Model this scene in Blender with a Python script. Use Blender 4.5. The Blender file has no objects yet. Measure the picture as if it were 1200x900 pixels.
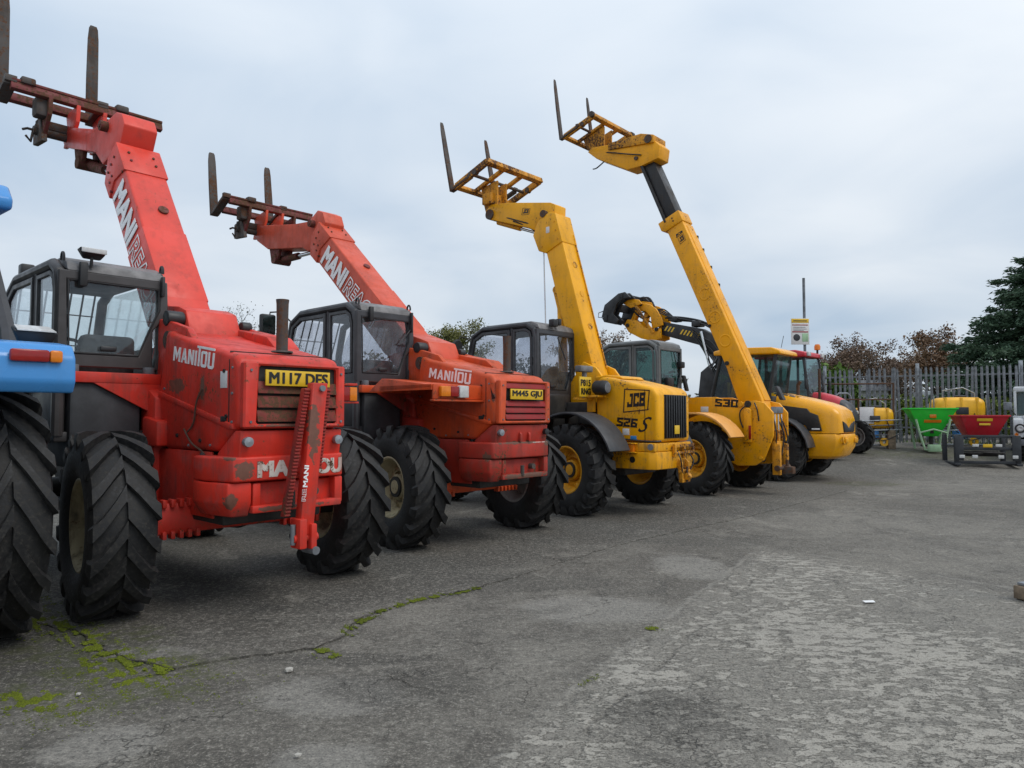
import bpy, bmesh, math, random
from mathutils import Vector, Matrix
R=math.radians
random.seed(7)
S=bpy.context.scene
COL=S.collection
# ------------------------------------------------------------------ camera
cd=bpy.data.cameras.new('camera'); cam=bpy.data.objects.new('camera',cd); COL.objects.link(cam)
cam.location=(0,0,1.41); cam.rotation_euler=(R(90+2.48),0,0)
cd.sensor_width=36; cd.lens=24.96; cd.clip_start=.05; cd.clip_end=3000
S.camera=cam
# ------------------------------------------------------------------ exposure
S.view_settings.view_transform='Standard'; S.view_settings.look='None'
S.view_settings.exposure=0.28; S.view_settings.gamma=1
S.render.engine='CYCLES'; S.cycles.transparent_max_bounces=16; S.cycles.max_bounces=5; S.cycles.diffuse_bounces=2; S.cycles.glossy_bounces=3; S.cycles.transmission_bounces=3
# ------------------------------------------------------------------ overcast sky
SUN_EL,SUN_AZ=R(52),R(115)        # azimuth clockwise from +Y
W=bpy.data.worlds.new('World'); S.world=W; W.use_nodes=True
nt=W.node_tree; N=nt.nodes; L=nt.links; N.clear()
out=N.new('ShaderNodeOutputWorld'); bg=N.new('ShaderNodeBackground'); bg.inputs['Strength'].default_value=.1
L.new(bg.outputs[0],out.inputs[0])
sky=N.new('ShaderNodeTexSky'); sky.sky_type='NISHITA'; sky.sun_disc=False
sky.sun_elevation=SUN_EL; sky.sun_rotation=SUN_AZ
tc=N.new('ShaderNodeTexCoord'); sp=N.new('ShaderNodeSeparateXYZ'); L.new(tc.outputs['Generated'],sp.inputs[0])
def M_(op,a,b=None,c=None):
    m=N.new('ShaderNodeMath'); m.operation=op
    for i,v in enumerate((a,b,c)):
        if v is None: continue
        if isinstance(v,(int,float)): m.inputs[i].default_value=v
        else: L.new(v,m.inputs[i])
    return m.outputs[0]
zz=M_('MAXIMUM',sp.outputs[2],0)
den=M_('ADD',zz,.22)
cx_=M_('DIVIDE',sp.outputs[0],den); cy_=M_('DIVIDE',sp.outputs[1],den)
cb=N.new('ShaderNodeCombineXYZ'); L.new(cx_,cb.inputs[0]); L.new(cy_,cb.inputs[1]); L.new(zz,cb.inputs[2])
def cloudnoise(scale,detail,off,rough=.5,dist=.3):
    mp=N.new('ShaderNodeMapping'); L.new(cb.outputs[0],mp.inputs[0]); mp.inputs['Location'].default_value=off
    n=N.new('ShaderNodeTexNoise'); L.new(mp.outputs[0],n.inputs[0]); n.inputs['Scale'].default_value=scale
    n.inputs['Detail'].default_value=detail; n.inputs['Roughness'].default_value=rough; n.inputs['Distortion'].default_value=dist
    return n.outputs[0]
n1=cloudnoise(.55,3,(3.1,1.7,0)); n2=cloudnoise(1.9,5,(7.3,2.2,1.0),.5,.6)
mix=M_('ADD',M_('MULTIPLY',n1,.80),M_('MULTIPLY',n2,.20))
cr=N.new('ShaderNodeValToRGB'); L.new(mix,cr.inputs[0])
e=cr.color_ramp.elements; e[0].position=.38; e[0].color=(3.9,4.85,6.0,1); e[1].position=.63; e[1].color=(6.9,7.3,7.7,1)
# overcast skies are brighter towards the zenith
zg=M_('ADD',M_('MULTIPLY',zz,.50),.93)
vm=N.new('ShaderNodeVectorMath'); vm.operation='SCALE'; L.new(cr.outputs[0],vm.inputs[0]); L.new(zg,vm.inputs['Scale'])
mx=N.new('ShaderNodeMix'); mx.data_type='RGBA'; mx.inputs[0].default_value=.92
L.new(sky.outputs[0],mx.inputs[6]); L.new(vm.outputs[0],mx.inputs[7]); L.new(mx.outputs[2],bg.inputs[0])
sd=bpy.data.lights.new('sun','SUN'); so=bpy.data.objects.new('sun',sd); COL.objects.link(so)
sd.energy=1.2; sd.angle=R(30); sd.color=(1,.96,.9)
dirv=Vector((math.sin(SUN_AZ)*math.cos(SUN_EL),math.cos(SUN_AZ)*math.cos(SUN_EL),math.sin(SUN_EL)))
so.rotation_euler=dirv.to_track_quat('Z','Y').to_euler(); so.location=(20,-10,30)

# ------------------------------------------------------------------ materials
class NT:
    def __init__(s,name):
        s.m=bpy.data.materials.new(name); s.m.use_nodes=True; s.t=s.m.node_tree; s.N=s.t.nodes; s.L=s.t.links
        s.b=s.N['Principled BSDF']; s.c=s.N.new('ShaderNodeTexCoord').outputs['Object']
    def link(s,a,b): s.L.new(a,b)
    def inp(s,sock,v):
        if hasattr(v,'is_linked') or hasattr(v,'links'): s.L.new(v,sock)
        else: sock.default_value=v
    def map(s,scale=(1,1,1),loc=(0,0,0),rot=(0,0,0),vec=None):
        n=s.N.new('ShaderNodeMapping'); s.L.new(vec or s.c,n.inputs[0]); n.inputs['Scale'].default_value=scale; n.inputs['Location'].default_value=loc; n.inputs['Rotation'].default_value=rot; return n.outputs[0]
    def noise(s,scale,detail=3,rough=.5,vec=None,dist=0):
        n=s.N.new('ShaderNodeTexNoise'); s.L.new(vec or s.c,n.inputs[0]); n.inputs['Scale'].default_value=scale; n.inputs['Detail'].default_value=detail; n.inputs['Roughness'].default_value=rough; n.inputs['Distortion'].default_value=dist; return n.outputs[0]
    def voro(s,scale,feat='F1',vec=None,out='Distance'):
        n=s.N.new('ShaderNodeTexVoronoi'); n.feature=feat; s.L.new(vec or s.c,n.inputs[0]); n.inputs['Scale'].default_value=scale; return n.outputs[out]
    def ramp(s,v,a,b,ca=0,cb=1):
        n=s.N.new('ShaderNodeMapRange'); n.interpolation_type='SMOOTHSTEP'; s.L.new(v,n.inputs[0]); n.inputs[1].default_value=a; n.inputs[2].default_value=b; n.inputs[3].default_value=ca; n.inputs[4].default_value=cb; return n.outputs[0]
    def math(s,op,a,b):
        n=s.N.new('ShaderNodeMath'); n.operation=op; s.inp(n.inputs[0],a); s.inp(n.inputs[1],b); return n.outputs[0]
    def mix(s,f,a,b):
        n=s.N.new('ShaderNodeMix'); n.data_type='RGBA'; s.inp(n.inputs[0],f)
        for i,v in ((6,a),(7,b)):
            if isinstance(v,tuple): n.inputs[i].default_value=(*v,1)
            else: s.L.new(v,n.inputs[i])
        return n.outputs[2]
    def bump(s,h,st=.3,d=.01):
        n=s.N.new('ShaderNodeBump'); n.inputs['Strength'].default_value=st; n.inputs['Distance'].default_value=d; s.L.new(h,n.inputs['Height']); s.L.new(n.outputs[0],s.b.inputs['Normal'])
    def col(s,v):
        if isinstance(v,tuple): s.b.inputs['Base Color'].default_value=(*v,1)
        else: s.L.new(v,s.b.inputs['Base Color'])
    def set(s,**k):
        for a,v in k.items(): s.inp(s.b.inputs[a.replace('_',' ')],v)
        return s.m
def sc(c,k): return tuple(min(1,x*k) for x in c)
def paint(name,rgb,dirt=.35,rust=.62,rough=.42,fade=.16,dirtcol=(.10,.085,.07),seed=0,blobs=(),spec=.32):
    t=NT(name); o=t.map(loc=(seed*3.3,seed*1.7,seed))
    big=t.noise(1.7,5,.6,o,.5); mid=t.noise(5.5,5,.62,o,.6); fine=t.noise(26,5,.68,o); fine2=t.noise(70,3,.6,o)
    lum=(rgb[0]+rgb[1]+rgb[2])/3; chalk=tuple(c*.86+lum*.22 for c in rgb)
    c=t.mix(t.ramp(big,.36,.66),sc(rgb,1+fade*.35),sc(rgb,1-fade))
    c=t.mix(t.math('MULTIPLY',t.ramp(mid,.50,.70),fade*2.2),c,chalk)
    streak=t.noise(9,5,.65,t.map((1,1,.10),(seed,2,0)))
    dm=t.math('MULTIPLY',t.ramp(t.math('ADD',t.math('MULTIPLY',streak,.62),t.math('MULTIPLY',mid,.38)),.47,.68),dirt)
    c=t.mix(dm,c,dirtcol)
    # stone chips and rust blooms
    cm=t.math('ADD',t.math('MULTIPLY',fine,.58),t.math('MULTIPLY',big,.42)); rm=t.ramp(cm,rust,rust+.025); halo=t.ramp(cm,rust-.05,rust)
    c=t.mix(t.math('MULTIPLY',halo,.30),c,(.16,.07,.03))
    rc=t.mix(fine2,(.045,.028,.02),(.15,.07,.035)); c=t.mix(rm,c,rc)
    wear=None
    for (cx,cy,cz),(rx,ry,rz) in blobs:      # paint scuffed through to the steel
        sv=t.N.new('ShaderNodeVectorMath'); sv.operation='SUBTRACT'; t.link(t.c,sv.inputs[0]); sv.inputs[1].default_value=(cx,cy,cz)
        dv=t.N.new('ShaderNodeVectorMath'); dv.operation='DIVIDE'; t.link(sv.outputs[0],dv.inputs[0]); dv.inputs[1].default_value=(rx,ry,rz)
        ln=t.N.new('ShaderNodeVectorMath'); ln.operation='LENGTH'; t.link(dv.outputs[0],ln.inputs[0])
        k=t.ramp(t.math('ADD',ln.outputs['Value'],t.math('MULTIPLY',t.math('SUBTRACT',t.math('ADD',t.math('MULTIPLY',fine,.5),t.math('MULTIPLY',mid,.5)),.5),5.0)),.95,1.12,1,0)
        wear=k if wear is None else t.math('MAXIMUM',wear,k)
    h=t.math('ADD',t.math('MULTIPLY',fine2,.6),t.math('MULTIPLY',rm,-.8))
    if wear is not None:
        c=t.mix(t.math('MULTIPLY',wear,.92),c,t.mix(fine,(.075,.045,.034),(.19,.11,.075))); h=t.math('SUBTRACT',h,t.math('MULTIPLY',wear,.8))
    t.col(c); t.bump(h,.16,.004)
    r=t.math('ADD',t.math('MULTIPLY',dm,.45),t.ramp(mid,.3,.7,rough-.06,rough+.14))
    return t.set(Roughness=t.math('MINIMUM',t.math('ADD',r,t.math('MULTIPLY',rm,.4)),.95),Specular_IOR_Level=spec)
def plain(name,rgb,rough=.5,metal=0,var=.2,nscale=9,bump=.1,spec=.5):
    t=NT(name); n=t.noise(nscale,5,.6); f=t.noise(60,3,.6)
    t.col(t.mix(t.ramp(n,.3,.7),sc(rgb,1+var),sc(rgb,1-var))); t.bump(f,bump,.004)
    return t.set(Roughness=t.ramp(n,.3,.7,max(.05,rough-.08),min(1,rough+.1)),Metallic=metal,**{'Specular_IOR_Level':spec})
def glassmat(name,tint=(.90,.93,.93),rough=.03,dirt=.03):
    t=NT(name); t.N.remove(t.b); o=t.N['Material Output']
    tr=t.N.new('ShaderNodeBsdfTransparent'); tr.inputs[0].default_value=(*tint,1)
    gl=t.N.new('ShaderNodeBsdfGlossy'); gl.inputs['Roughness'].default_value=rough; gl.inputs[0].default_value=(.9,.95,1,1)
    df=t.N.new('ShaderNodeBsdfDiffuse'); df.inputs[0].default_value=(.42,.43,.42,1)
    fr=t.N.new('ShaderNodeFresnel'); ge=t.N.new('ShaderNodeNewGeometry'); t.link(t.ramp(ge.outputs['Backfacing'],0,1,1.45,1/1.45),fr.inputs[0])   # a pane reflects alike from both sides
    m1=t.N.new('ShaderNodeMixShader'); t.link(fr.outputs[0],m1.inputs[0]); t.link(tr.outputs[0],m1.inputs[1]); t.link(gl.outputs[0],m1.inputs[2])
    m2=t.N.new('ShaderNodeMixShader'); n=t.noise(7,5,.65); t.link(t.ramp(n,.35,.75,dirt*.3,dirt*2.2),m2.inputs[0])
    t.link(m1.outputs[0],m2.inputs[1]); t.link(df.outputs[0],m2.inputs[2]); t.link(m2.outputs[0],o.inputs[0]); return t.m
def rubbermat():
    t=NT('tyre_rubber'); n=t.noise(5,5,.6); f=t.noise(40,4,.65); g=t.noise(130,2,.5)
    c=t.mix(t.ramp(n,.35,.7),(.010,.010,.011),(.020,.0195,.019)); c=t.mix(t.math('MULTIPLY',t.ramp(f,.46,.72),.5),c,(.066,.060,.052))
    t.col(c); t.bump(t.math('ADD',f,t.math('MULTIPLY',g,.4)),.25,.006); return t.set(Roughness=t.ramp(f,.3,.7,.55,.85),Specular_IOR_Level=.4)
M={}
M['red']=paint('faded_red_paint',(.64,.038,.022),.55,.600,.42,.22,(.11,.05,.04),1,
  blobs=[((-.42,.14,1.64),(.04,.13,.06)),((-.42,-.31,1.61),(.04,.035,.08)),((-.38,-.88,1.03),(.065,.05,.055)),((-.46,-.86,.80),(.04,.05,.06)),((.42,-.88,1.04),(.04,.05,.06)),((.05,-.87,.745),(.25,.05,.014)),((.035,-1.08,1.33),(.045,.05,.19)),((-.47,-.87,1.11),(.03,.1,.02)),((.0,-.93,1.335),(.3,.03,.012))])
M['red_boom']=paint('boom_red_paint',(.70,.064,.042),.30,.615,.38,.16,(.20,.05,.045),2)
M['red_worn']=paint('worn_red_steel',(.30,.026,.020),.7,.54,.55,.25,(.06,.03,.025),3)
M['orange']=paint('faded_orange_red_paint',(.60,.080,.020),.50,.60,.42,.22,(.16,.05,.03),4,blobs=[((-.42,-.84,1.60),(.04,.03,.05))])
M['orange_boom']=paint('boom_orange_red_paint',(.62,.085,.040),.30,.62,.42,.16,(.2,.06,.04),5)
M['orange_low']=paint('deep_red_bumper_paint',(.42,.036,.022),.6,.585,.45,.22,(.10,.045,.035),6,blobs=[((.05,-.87,.75),(.35,.05,.025)),((.40,-.88,1.09),(.05,.05,.03)),((-.47,-.80,.97),(.05,.06,.05)),((-.1,-.885,1.11),(.3,.04,.015))])
M['yellow']=paint('yellow_machine_paint',(.86,.395,.003),.32,.606,.36,.10,(.22,.12,.03),7)
M['yellow_low']=paint('soiled_yellow_paint',(.80,.36,.006),.7,.575,.45,.16,(.14,.085,.035),8)
M['yellow2']=paint('golden_yellow_paint',(.86,.37,.003),.32,.604,.36,.10,(.22,.11,.03),9)
M['yellow_new']=paint('glossy_yellow_paint',(.88,.39,.003),.16,.70,.24,.06,(.2,.12,.04),10,spec=.5)
M['yellow_rust']=paint('rusting_yellow_paint',(.66,.28,.012),.8,.53,.5,.22,(.09,.055,.03),11)
M['yellow_pale']=paint('bleached_yellow_mudguard',(.80,.38,.10),.3,.66,.45,.1,(.3,.18,.08),12)
M['blue']=paint('blue_tractor_paint',(.055,.26,.61),.12,.72,.24,.06,(.1,.15,.2),13,spec=.5)
M['tractor_red']=paint('tractor_red_paint',(.55,.030,.045),.15,.8,.28,.1,seed=14,spec=.5)
M['cab']=plain('charcoal_cab_paint',(.042,.042,.046),.42,0,.25,4,.06)
M['cab_brown']=plain('brown_black_cab_paint',(.052,.047,.046),.45,0,.25,4,.06)
M['cab_grey']=plain('grey_cab_paint',(.13,.135,.135),.42,0,.15,4,.06)
M['roof']=plain('dusty_roof_steel',(.16,.155,.155),.55,0,.3,6,.15)
M['black']=plain('black_plastic',(.018,.018,.019),.5,0,.3,6,.1)
M['dark']=plain('grimy_dark_steel',(.022,.020,.018),.7,0,.5,6,.3)
M['interior']=plain('cab_interior_plastic',(.060,.060,.062),.7,0,.25,6,.1)
M['seat']=plain('seat_cloth',(.055,.055,.06),.85,0,.25,20,.2)
M['rubber']=rubbermat()
M['guard']=plain('black_mudguard_plastic',(.040,.042,.046),.5,0,.3,5,.12)
M['rim_cream']=paint('cream_wheel_paint',(.42,.36,.22),.85,.575,.6,.2,(.08,.065,.045),15)
M['rim_yellow']=paint('yellow_wheel_paint',(.78,.36,.012),.35,.66,.45,.1,seed=16)
M['rim_grey']=paint('grey_wheel_paint',(.30,.27,.25),.6,.6,.6,.2,seed=17)
M['steel']=paint('rusty_fork_steel',(.075,.066,.060),.5,.53,.6,.3,(.05,.035,.025),18)
M['steel_red']=paint('flaking_red_carriage_steel',(.17,.035,.035),.6,.50,.6,.3,(.035,.03,.03),19)
M['grate']=paint('scorched_grille_steel',(.20,.030,.022),.75,.50,.6,.3,(.045,.035,.03),20)
M['grate2']=paint('maroon_grille_steel',(.30,.022,.022),.4,.66,.5,.2,seed=21)
M['chrome']=plain('chromed_rod',(.62,.64,.66),.16,1,.08,6,.02)
M['inner_boom']=paint('greasy_black_inner_boom',(.022,.021,.022),.5,.75,.35,.3,(.07,.055,.04),22)
M['glass']=glassmat('cab_glass')
M['glass_dark']=glassmat('tinted_cab_glass',(.42,.55,.53),.03,.03)
M['glass_haze']=glassmat('hazy_cab_glass',(.82,.83,.86),.02,.05)
M['white']=plain('white_decal_vinyl',(.86,.85,.84),.5,0,.08,30,.02)
M['white_worn']=paint('flaked_white_lettering',(.66,.60,.54),.55,.56,.6,.1,(.25,.06,.04),23)
M['ink']=plain('black_decal_vinyl',(.012,.012,.013),.4,0,.1,20,.02)
M['plate']=plain('yellow_number_plate',(.72,.45,.02),.35,0,.06,10,.02)
M['lamp_red']=plain('red_lamp_lens',(.28,.012,.010),.15,0,.1,30,.05)
M['lamp_amber']=plain('amber_lamp_lens',(.72,.20,.01),.15,0,.1,30,.05)
M['lamp_clear']=plain('clear_lamp_lens',(.55,.55,.54),.12,0,.1,30,.05)
M['galv']=plain('galvanised_steel',(.30,.32,.34),.5,.6,.2,8,.1)
M['galv_dull']=plain('dull_galvanised_steel',(.165,.175,.19),.65,.2,.25,8,.12)
M['sticker']=plain('paper_sticker',(.68,.67,.66),.6,0,.05,20,.02)
M['rust']=paint('rusty_tube_steel',(.09,.055,.042),.5,.5,.75,.3,seed=24)
M['wood']=plain('weathered_timber',(.20,.15,.10),.8,0,.35,14,.3)
M['tank']=plain('yellow_polythene_tank',(.82,.42,.012),.4,0,.1,5,.05)
M['green']=paint('bright_green_hopper_paint',(.035,.62,.05),.15,.8,.4,.1,seed=25)
M['mint']=paint('pale_green_frame_paint',(.36,.55,.34),.3,.75,.5,.1,seed=26)
M['hop_red']=paint('red_hopper_paint',(.46,.014,.026),.2,.8,.4,.1,seed=27)
M['slate']=plain('slate_grey_frame_paint',(.024,.027,.032),.5,0,.25,6,.1)
M['lr_white']=paint('white_vehicle_paint',(.62,.63,.64),.3,.85,.35,.06,seed=28)
M['hose']=plain('black_hydraulic_hose',(.014,.014,.015),.45,0,.2,10,.05)

# ------------------------------------------------------------------ mesh builder
def V3(*a): return Vector(a)
class MB:
    def __init__(s): s.v=[]; s.f=[]
    def take(s,bm,bv=0,seg=2,ang=.5):
        if bv>0:
            bmesh.ops.recalc_face_normals(bm,faces=bm.faces[:])
            ed=[e for e in bm.edges if len(e.link_faces)==2 and e.calc_face_angle(0)>ang]
            if ed: bmesh.ops.bevel(bm,geom=ed,offset=bv,segments=seg,profile=.5,affect='EDGES',clamp_overlap=True)
        bm.verts.index_update(); o=len(s.v)
        s.v+= [tuple(v.co) for v in bm.verts]; s.f+=[[o+v.index for v in f.verts] for f in bm.faces]; bm.free(); return s
    def poly(s,vs,fs,bv=0,seg=2):
        bm=bmesh.new(); q=[bm.verts.new(v) for v in vs]
        for f in fs:
            try: bm.faces.new([q[i] for i in f])
            except ValueError: pass
        return s.take(bm,bv,seg)
    def box(s,x0,x1,y0,y1,z0,z1,bv=.008,seg=2):
        vs=[(x,y,z) for z in(z0,z1) for y in(y0,y1) for x in(x0,x1)]
        return s.poly(vs,[(0,2,3,1),(4,5,7,6),(0,1,5,4),(2,6,7,3),(0,4,6,2),(1,3,7,5)],bv,seg)
    def hexa(s,b,t,bv=.008,seg=2):
        return s.poly(list(b)+list(t),[(3,2,1,0),(4,5,6,7),(0,1,5,4),(1,2,6,5),(2,3,7,6),(3,0,4,7)],bv,seg)
    def prism(s,pts,ax,a,b,bv=.008,seg=2):
        def mk(p,k): return {'x':(k,p[0],p[1]),'y':(p[0],k,p[1]),'z':(p[0],p[1],k)}[ax]
        n=len(pts); vs=[mk(p,a) for p in pts]+[mk(p,b) for p in pts]
        fs=[tuple(range(n)),tuple(range(2*n-1,n-1,-1))]+[(i,i+n,(i+1)%n+n,(i+1)%n) for i in range(n)]
        return s.poly(vs,fs,bv,seg)
    def ring(s,o,i,ax,a,b,bv=.004):
        def mk(p,k): return {'x':(k,p[0],p[1]),'y':(p[0],k,p[1]),'z':(p[0],p[1],k)}[ax]
        n=len(o); vs=[mk(p,a) for p in o]+[mk(p,a) for p in i]+[mk(p,b) for p in o]+[mk(p,b) for p in i]; fs=[]
        for k in range(n):
            j=(k+1)%n
            fs+=[(k,j,n+j,n+k),(2*n+k,3*n+k,3*n+j,2*n+j),(k,2*n+k,2*n+j,j),(n+k,n+j,3*n+j,3*n+k)]
        return s.poly(vs,fs,bv,1)
    def loft(s,secs,bv=0,cap=True):
        n=len(secs[0]); vs=[p for q in secs for p in q]; fs=[]
        for a in range(len(secs)-1):
            for k in range(n):
                j=(k+1)%n; fs.append((a*n+k,a*n+j,a*n+n+j,a*n+n+k))
        if cap: fs+=[tuple(range(n-1,-1,-1)),tuple((len(secs)-1)*n+k for k in range(n))]
        return s.poly(vs,fs,bv)
    def tube(s,pts,r,n=8,r2=None,cap=True):
        pts=[Vector(p) for p in pts]; secs=[]; m=len(pts)
        up=None
        for i,p in enumerate(pts):
            d=(pts[min(i+1,m-1)]-pts[max(i-1,0)]).normalized()
            if up is None:
                up=Vector((0,0,1)) if abs(d.z)<.9 else Vector((1,0,0))
            x=d.cross(up).normalized(); up=x.cross(d).normalized()
            rr=r if r2 is None else r+(r2-r)*i/(m-1)
            secs.append([tuple(p+(x*math.cos(2*math.pi*k/n)+up*math.sin(2*math.pi*k/n))*rr) for k in range(n)])
        return s.loft(secs,cap=cap)
    def cyl(s,p0,p1,r,n=16,r2=None,bv=0):
        p0=Vector(p0);p1=Vector(p1);d=(p1-p0).normalized(); up=Vector((0,0,1)) if abs(d.z)<.9 else Vector((1,0,0)); x=d.cross(up).normalized(); y=x.cross(d)
        r2=r if r2 is None else r2
        secs=[[tuple(p+(x*math.cos(2*math.pi*k/n)+y*math.sin(2*math.pi*k/n))*q) for k in range(n)] for p,q in((p0,r),(p1,r2))]
        return s.loft(secs,bv)
    def lathe(s,prof,c=(0,0,0),ax=(1,0,0),n=32,closed=False):
        ax=Vector(ax).normalized(); up=Vector((0,0,1)) if abs(ax.z)<.9 else Vector((0,1,0)); u=up.cross(ax).normalized(); w=ax.cross(u); c=Vector(c)
        secs=[]
        for k in range(n):
            a=2*math.pi*k/n; d=u*math.cos(a)+w*math.sin(a); secs.append([tuple(c+ax*p[0]+d*p[1]) for p in prof])
        m=len(prof); vs=[p for q in secs for p in q]; fs=[]
        for a in range(n):
            b=(a+1)%n
            for k in range(m-1 if not closed else m):
                j=(k+1)%m; fs.append((a*m+k,b*m+k,b*m+j,a*m+j))
        return s.poly(vs,fs)
    def bar(s,p0,p1,w,h,up=(0,0,1),bv=.006):
        p0=Vector(p0);p1=Vector(p1);d=(p1-p0).normalized();u=Vector(up); x=d.cross(u).normalized(); y=x.cross(d)
        b=[tuple(p0+x*a*w/2+y*c*h/2) for a,c in((-1,-1),(1,-1),(1,1),(-1,1))]; t=[tuple(p1+x*a*w/2+y*c*h/2) for a,c in((-1,-1),(1,-1),(1,1),(-1,1))]
        return s.hexa(b,t,bv)
    def mesh(s,name,mat,smooth=35):
        me=bpy.data.meshes.new(name); me.from_pydata(s.v,[],s.f)
        bm=bmesh.new(); bm.from_mesh(me); bmesh.ops.recalc_face_normals(bm,faces=bm.faces[:]); bm.to_mesh(me); bm.free()
        me.materials.append(M[mat] if isinstance(mat,str) else mat)
        if smooth:
            me.polygons.foreach_set('use_smooth',[True]*len(me.polygons)); me.set_sharp_from_angle(angle=R(smooth))
        me.update(); return me
    def build(s,name,mat,parent=None,smooth=35):
        o=bpy.data.objects.new(name,s.mesh(name,mat,smooth)); COL.objects.link(o)
        if parent is not None: o.parent=parent
        return o
def thing(name,label,cat,loc=(0,0,0),rz=0,group=None):
    o=bpy.data.objects.new(name,None); COL.objects.link(o); o.empty_display_size=.2
    o.location=loc; o.rotation_euler=(0,0,R(rz)); o['label']=label; o['category']=cat
    if group: o['group']=group
    return o
def tag(o,label,cat,group=None):
    o['label']=label; o['category']=cat
    if group: o['group']=group
    return o
def struct(o,kind='structure',label=None):
    o['kind']=kind
    if label: o['label']=label
    return o
# lettering: built as thin raised vinyl
_tx={}
def text_mesh(s,bold=0,shear=0,outline=0):
    k=(s,bold,shear,outline)
    if k in _tx: return _tx[k]
    cu=bpy.data.curves.new('lettering','FONT'); cu.body=s; cu.size=1; cu.shear=shear; cu.resolution_u=3; cu.align_x='LEFT'
    if outline: cu.fill_mode='NONE'; cu.bevel_depth=outline; cu.bevel_resolution=0; cu.offset=bold
    else: cu.extrude=.01
    o=bpy.data.objects.new('lettering',cu); COL.objects.link(o); bpy.context.view_layer.update()
    me=o.to_mesh(); v=[tuple(q.co) for q in me.vertices]; f=[list(p.vertices) for p in me.polygons]; o.to_mesh_clear()
    bpy.data.objects.remove(o); bpy.data.curves.remove(cu)
    _tx[k]=(v,f); return _tx[k]
def text(parent,s,mat,org,u,v,height,width=None,bold=.03,shear=0,outline=0,depth=.004,name='lettering'):
    vs,fs=text_mesh(s,bold,shear,outline)
    xs=[p[0] for p in vs]; ys=[p[1] for p in vs]; x0,x1,y0,y1=min(xs),max(xs),min(ys),max(ys)
    zmax=max(abs(p[2]) for p in vs) or 1
    ky=height/(y1-y0); kx=width/(x1-x0) if width else ky
    u=Vector(u).normalized(); v=Vector(v).normalized(); n=u.cross(v).normalized(); org=Vector(org)
    m=MB(); sh=[(0,0)] if outline or not bold else [(-bold,-bold*.6),(bold,-bold*.6),(-bold,bold*.6),(bold,bold*.6),(0,0)]
    for i,(dx,dy) in enumerate(sh):     # heavier weight: the same word stacked with small shifts
        o=len(m.v); dd=depth+i*.0004
        m.v+=[tuple(org+u*(p[0]+dx-x0)*kx+v*(p[1]+dy-y0)*ky+n*((p[2]/zmax+1)*.5*dd)) for p in vs]; m.f+=[[o+k for k in f] for f in fs]
    return m.build(name,mat,parent,0)
# wheels
_wm={}
def tyre_mesh(r,w,rr,nl,sweep,lw,style=0):
    k=(r,w,rr,nl,sweep,lw,style)
    if k in _wm: return _wm[k]
    m=MB(); lug=.045; rc=r-lug; h=w/2
    prof=[(-.74*h,rr-.012),(-.86*h,rr+.02),(-.97*h,rr+.09),(-1.0*h,rr+.16),(-.97*h,rc-.075),(-.88*h,rc-.03),(-.6*h,rc-.005),(0,rc+.006)]
    prof=prof+[(-a,b) for a,b in prof[-2::-1]]
    m.lathe(prof,n=56)
    for sd in(-1,1):
        for i in range(nl):
            a0=2*math.pi*(i+(.5 if sd>0 else 0))/nl
            if style==0: st=[(.00,r-.004,0,1.25),(.30,r,.36,1.0),(.66,r,.76,1.0),(.95,r-.012,1.0,1.15),(1.01,r-.05,1.04,1.1),(1.0,r-.115,1.06,.9)]
            else: st=[(.02,r-.004,0,1.0),(.40,r,.40,1.1),(.55,r,.5,1.5),(.96,r-.012,.62,1.5),(1.02,r-.05,.63,1.4),(1.0,r-.13,.64,1.1)]
            secs=[]
            for (t,rad,ph,wk) in st:
                x=sd*t*h; a=a0-sweep*ph; hw=lw*wk/2
                base=(rc-.02) if t<.9 else min(rc-.03,rad-.05)
                q=[]
                for (rad_,off) in((base,-1.25),(rad,-1),(rad,1),(base,1.25)):
                    aa=a+off*hw/r
                    xx=x if rad_==rad or t<.9 else x*.94
                    q.append((xx,-rad_*math.cos(aa),rad_*math.sin(aa)))
                secs.append(q)
            m.loft(secs)
    me=m.mesh('tyre','rubber',28); _wm[k]=me; return me
def rim_mesh(rr,w,mat,dish,style=0):
    k=('rim',rr,w,mat,dish,style)
    if k in _wm: return _wm[k]
    m=MB(); h=w/2   # outer face towards -x
    d=dish
    prof=[(-.80*h,rr+.012),(-.83*h,rr-.004),(-.78*h,rr-.022),(-.60*h,rr-.035),(-.25*h,rr-.07),(d,rr-.085),(d-.015,rr-.15),(d+.01,rr*.52),(d+.03,rr*.45),(d-.05,rr*.42),(d-.06,rr*.25),(d-.085,rr*.22),(d-.09,0.001)]
    m.lathe(prof,n=40)
    prof2=[(.80*h,rr+.012),(.83*h,rr-.004),(.78*h,rr-.022),(.6*h,rr-.035),(.25*h,rr-.07),(d+.02,rr-.085),(d+.03,rr*.5),(d+.03,0.001)]
    m.lathe(prof2,n=40)
    for i in range(8):
        a=2*math.pi*i/8; c=rr*.63
        m.cyl((d-.035,c*math.cos(a),c*math.sin(a)),(d+.01,c*math.cos(a),c*math.sin(a)),.016,6)
    if style:
        for i in range(4):
            a=2*math.pi*i/4+.5; c=rr*.8
            m.box(d-.06,d+.02,c*math.cos(a)-.04,c*math.cos(a)+.04,c*math.sin(a)-.04,c*math.sin(a)+.04,.01)
    me=m.mesh('rim',mat,40); _wm[k]=me; return me
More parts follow.
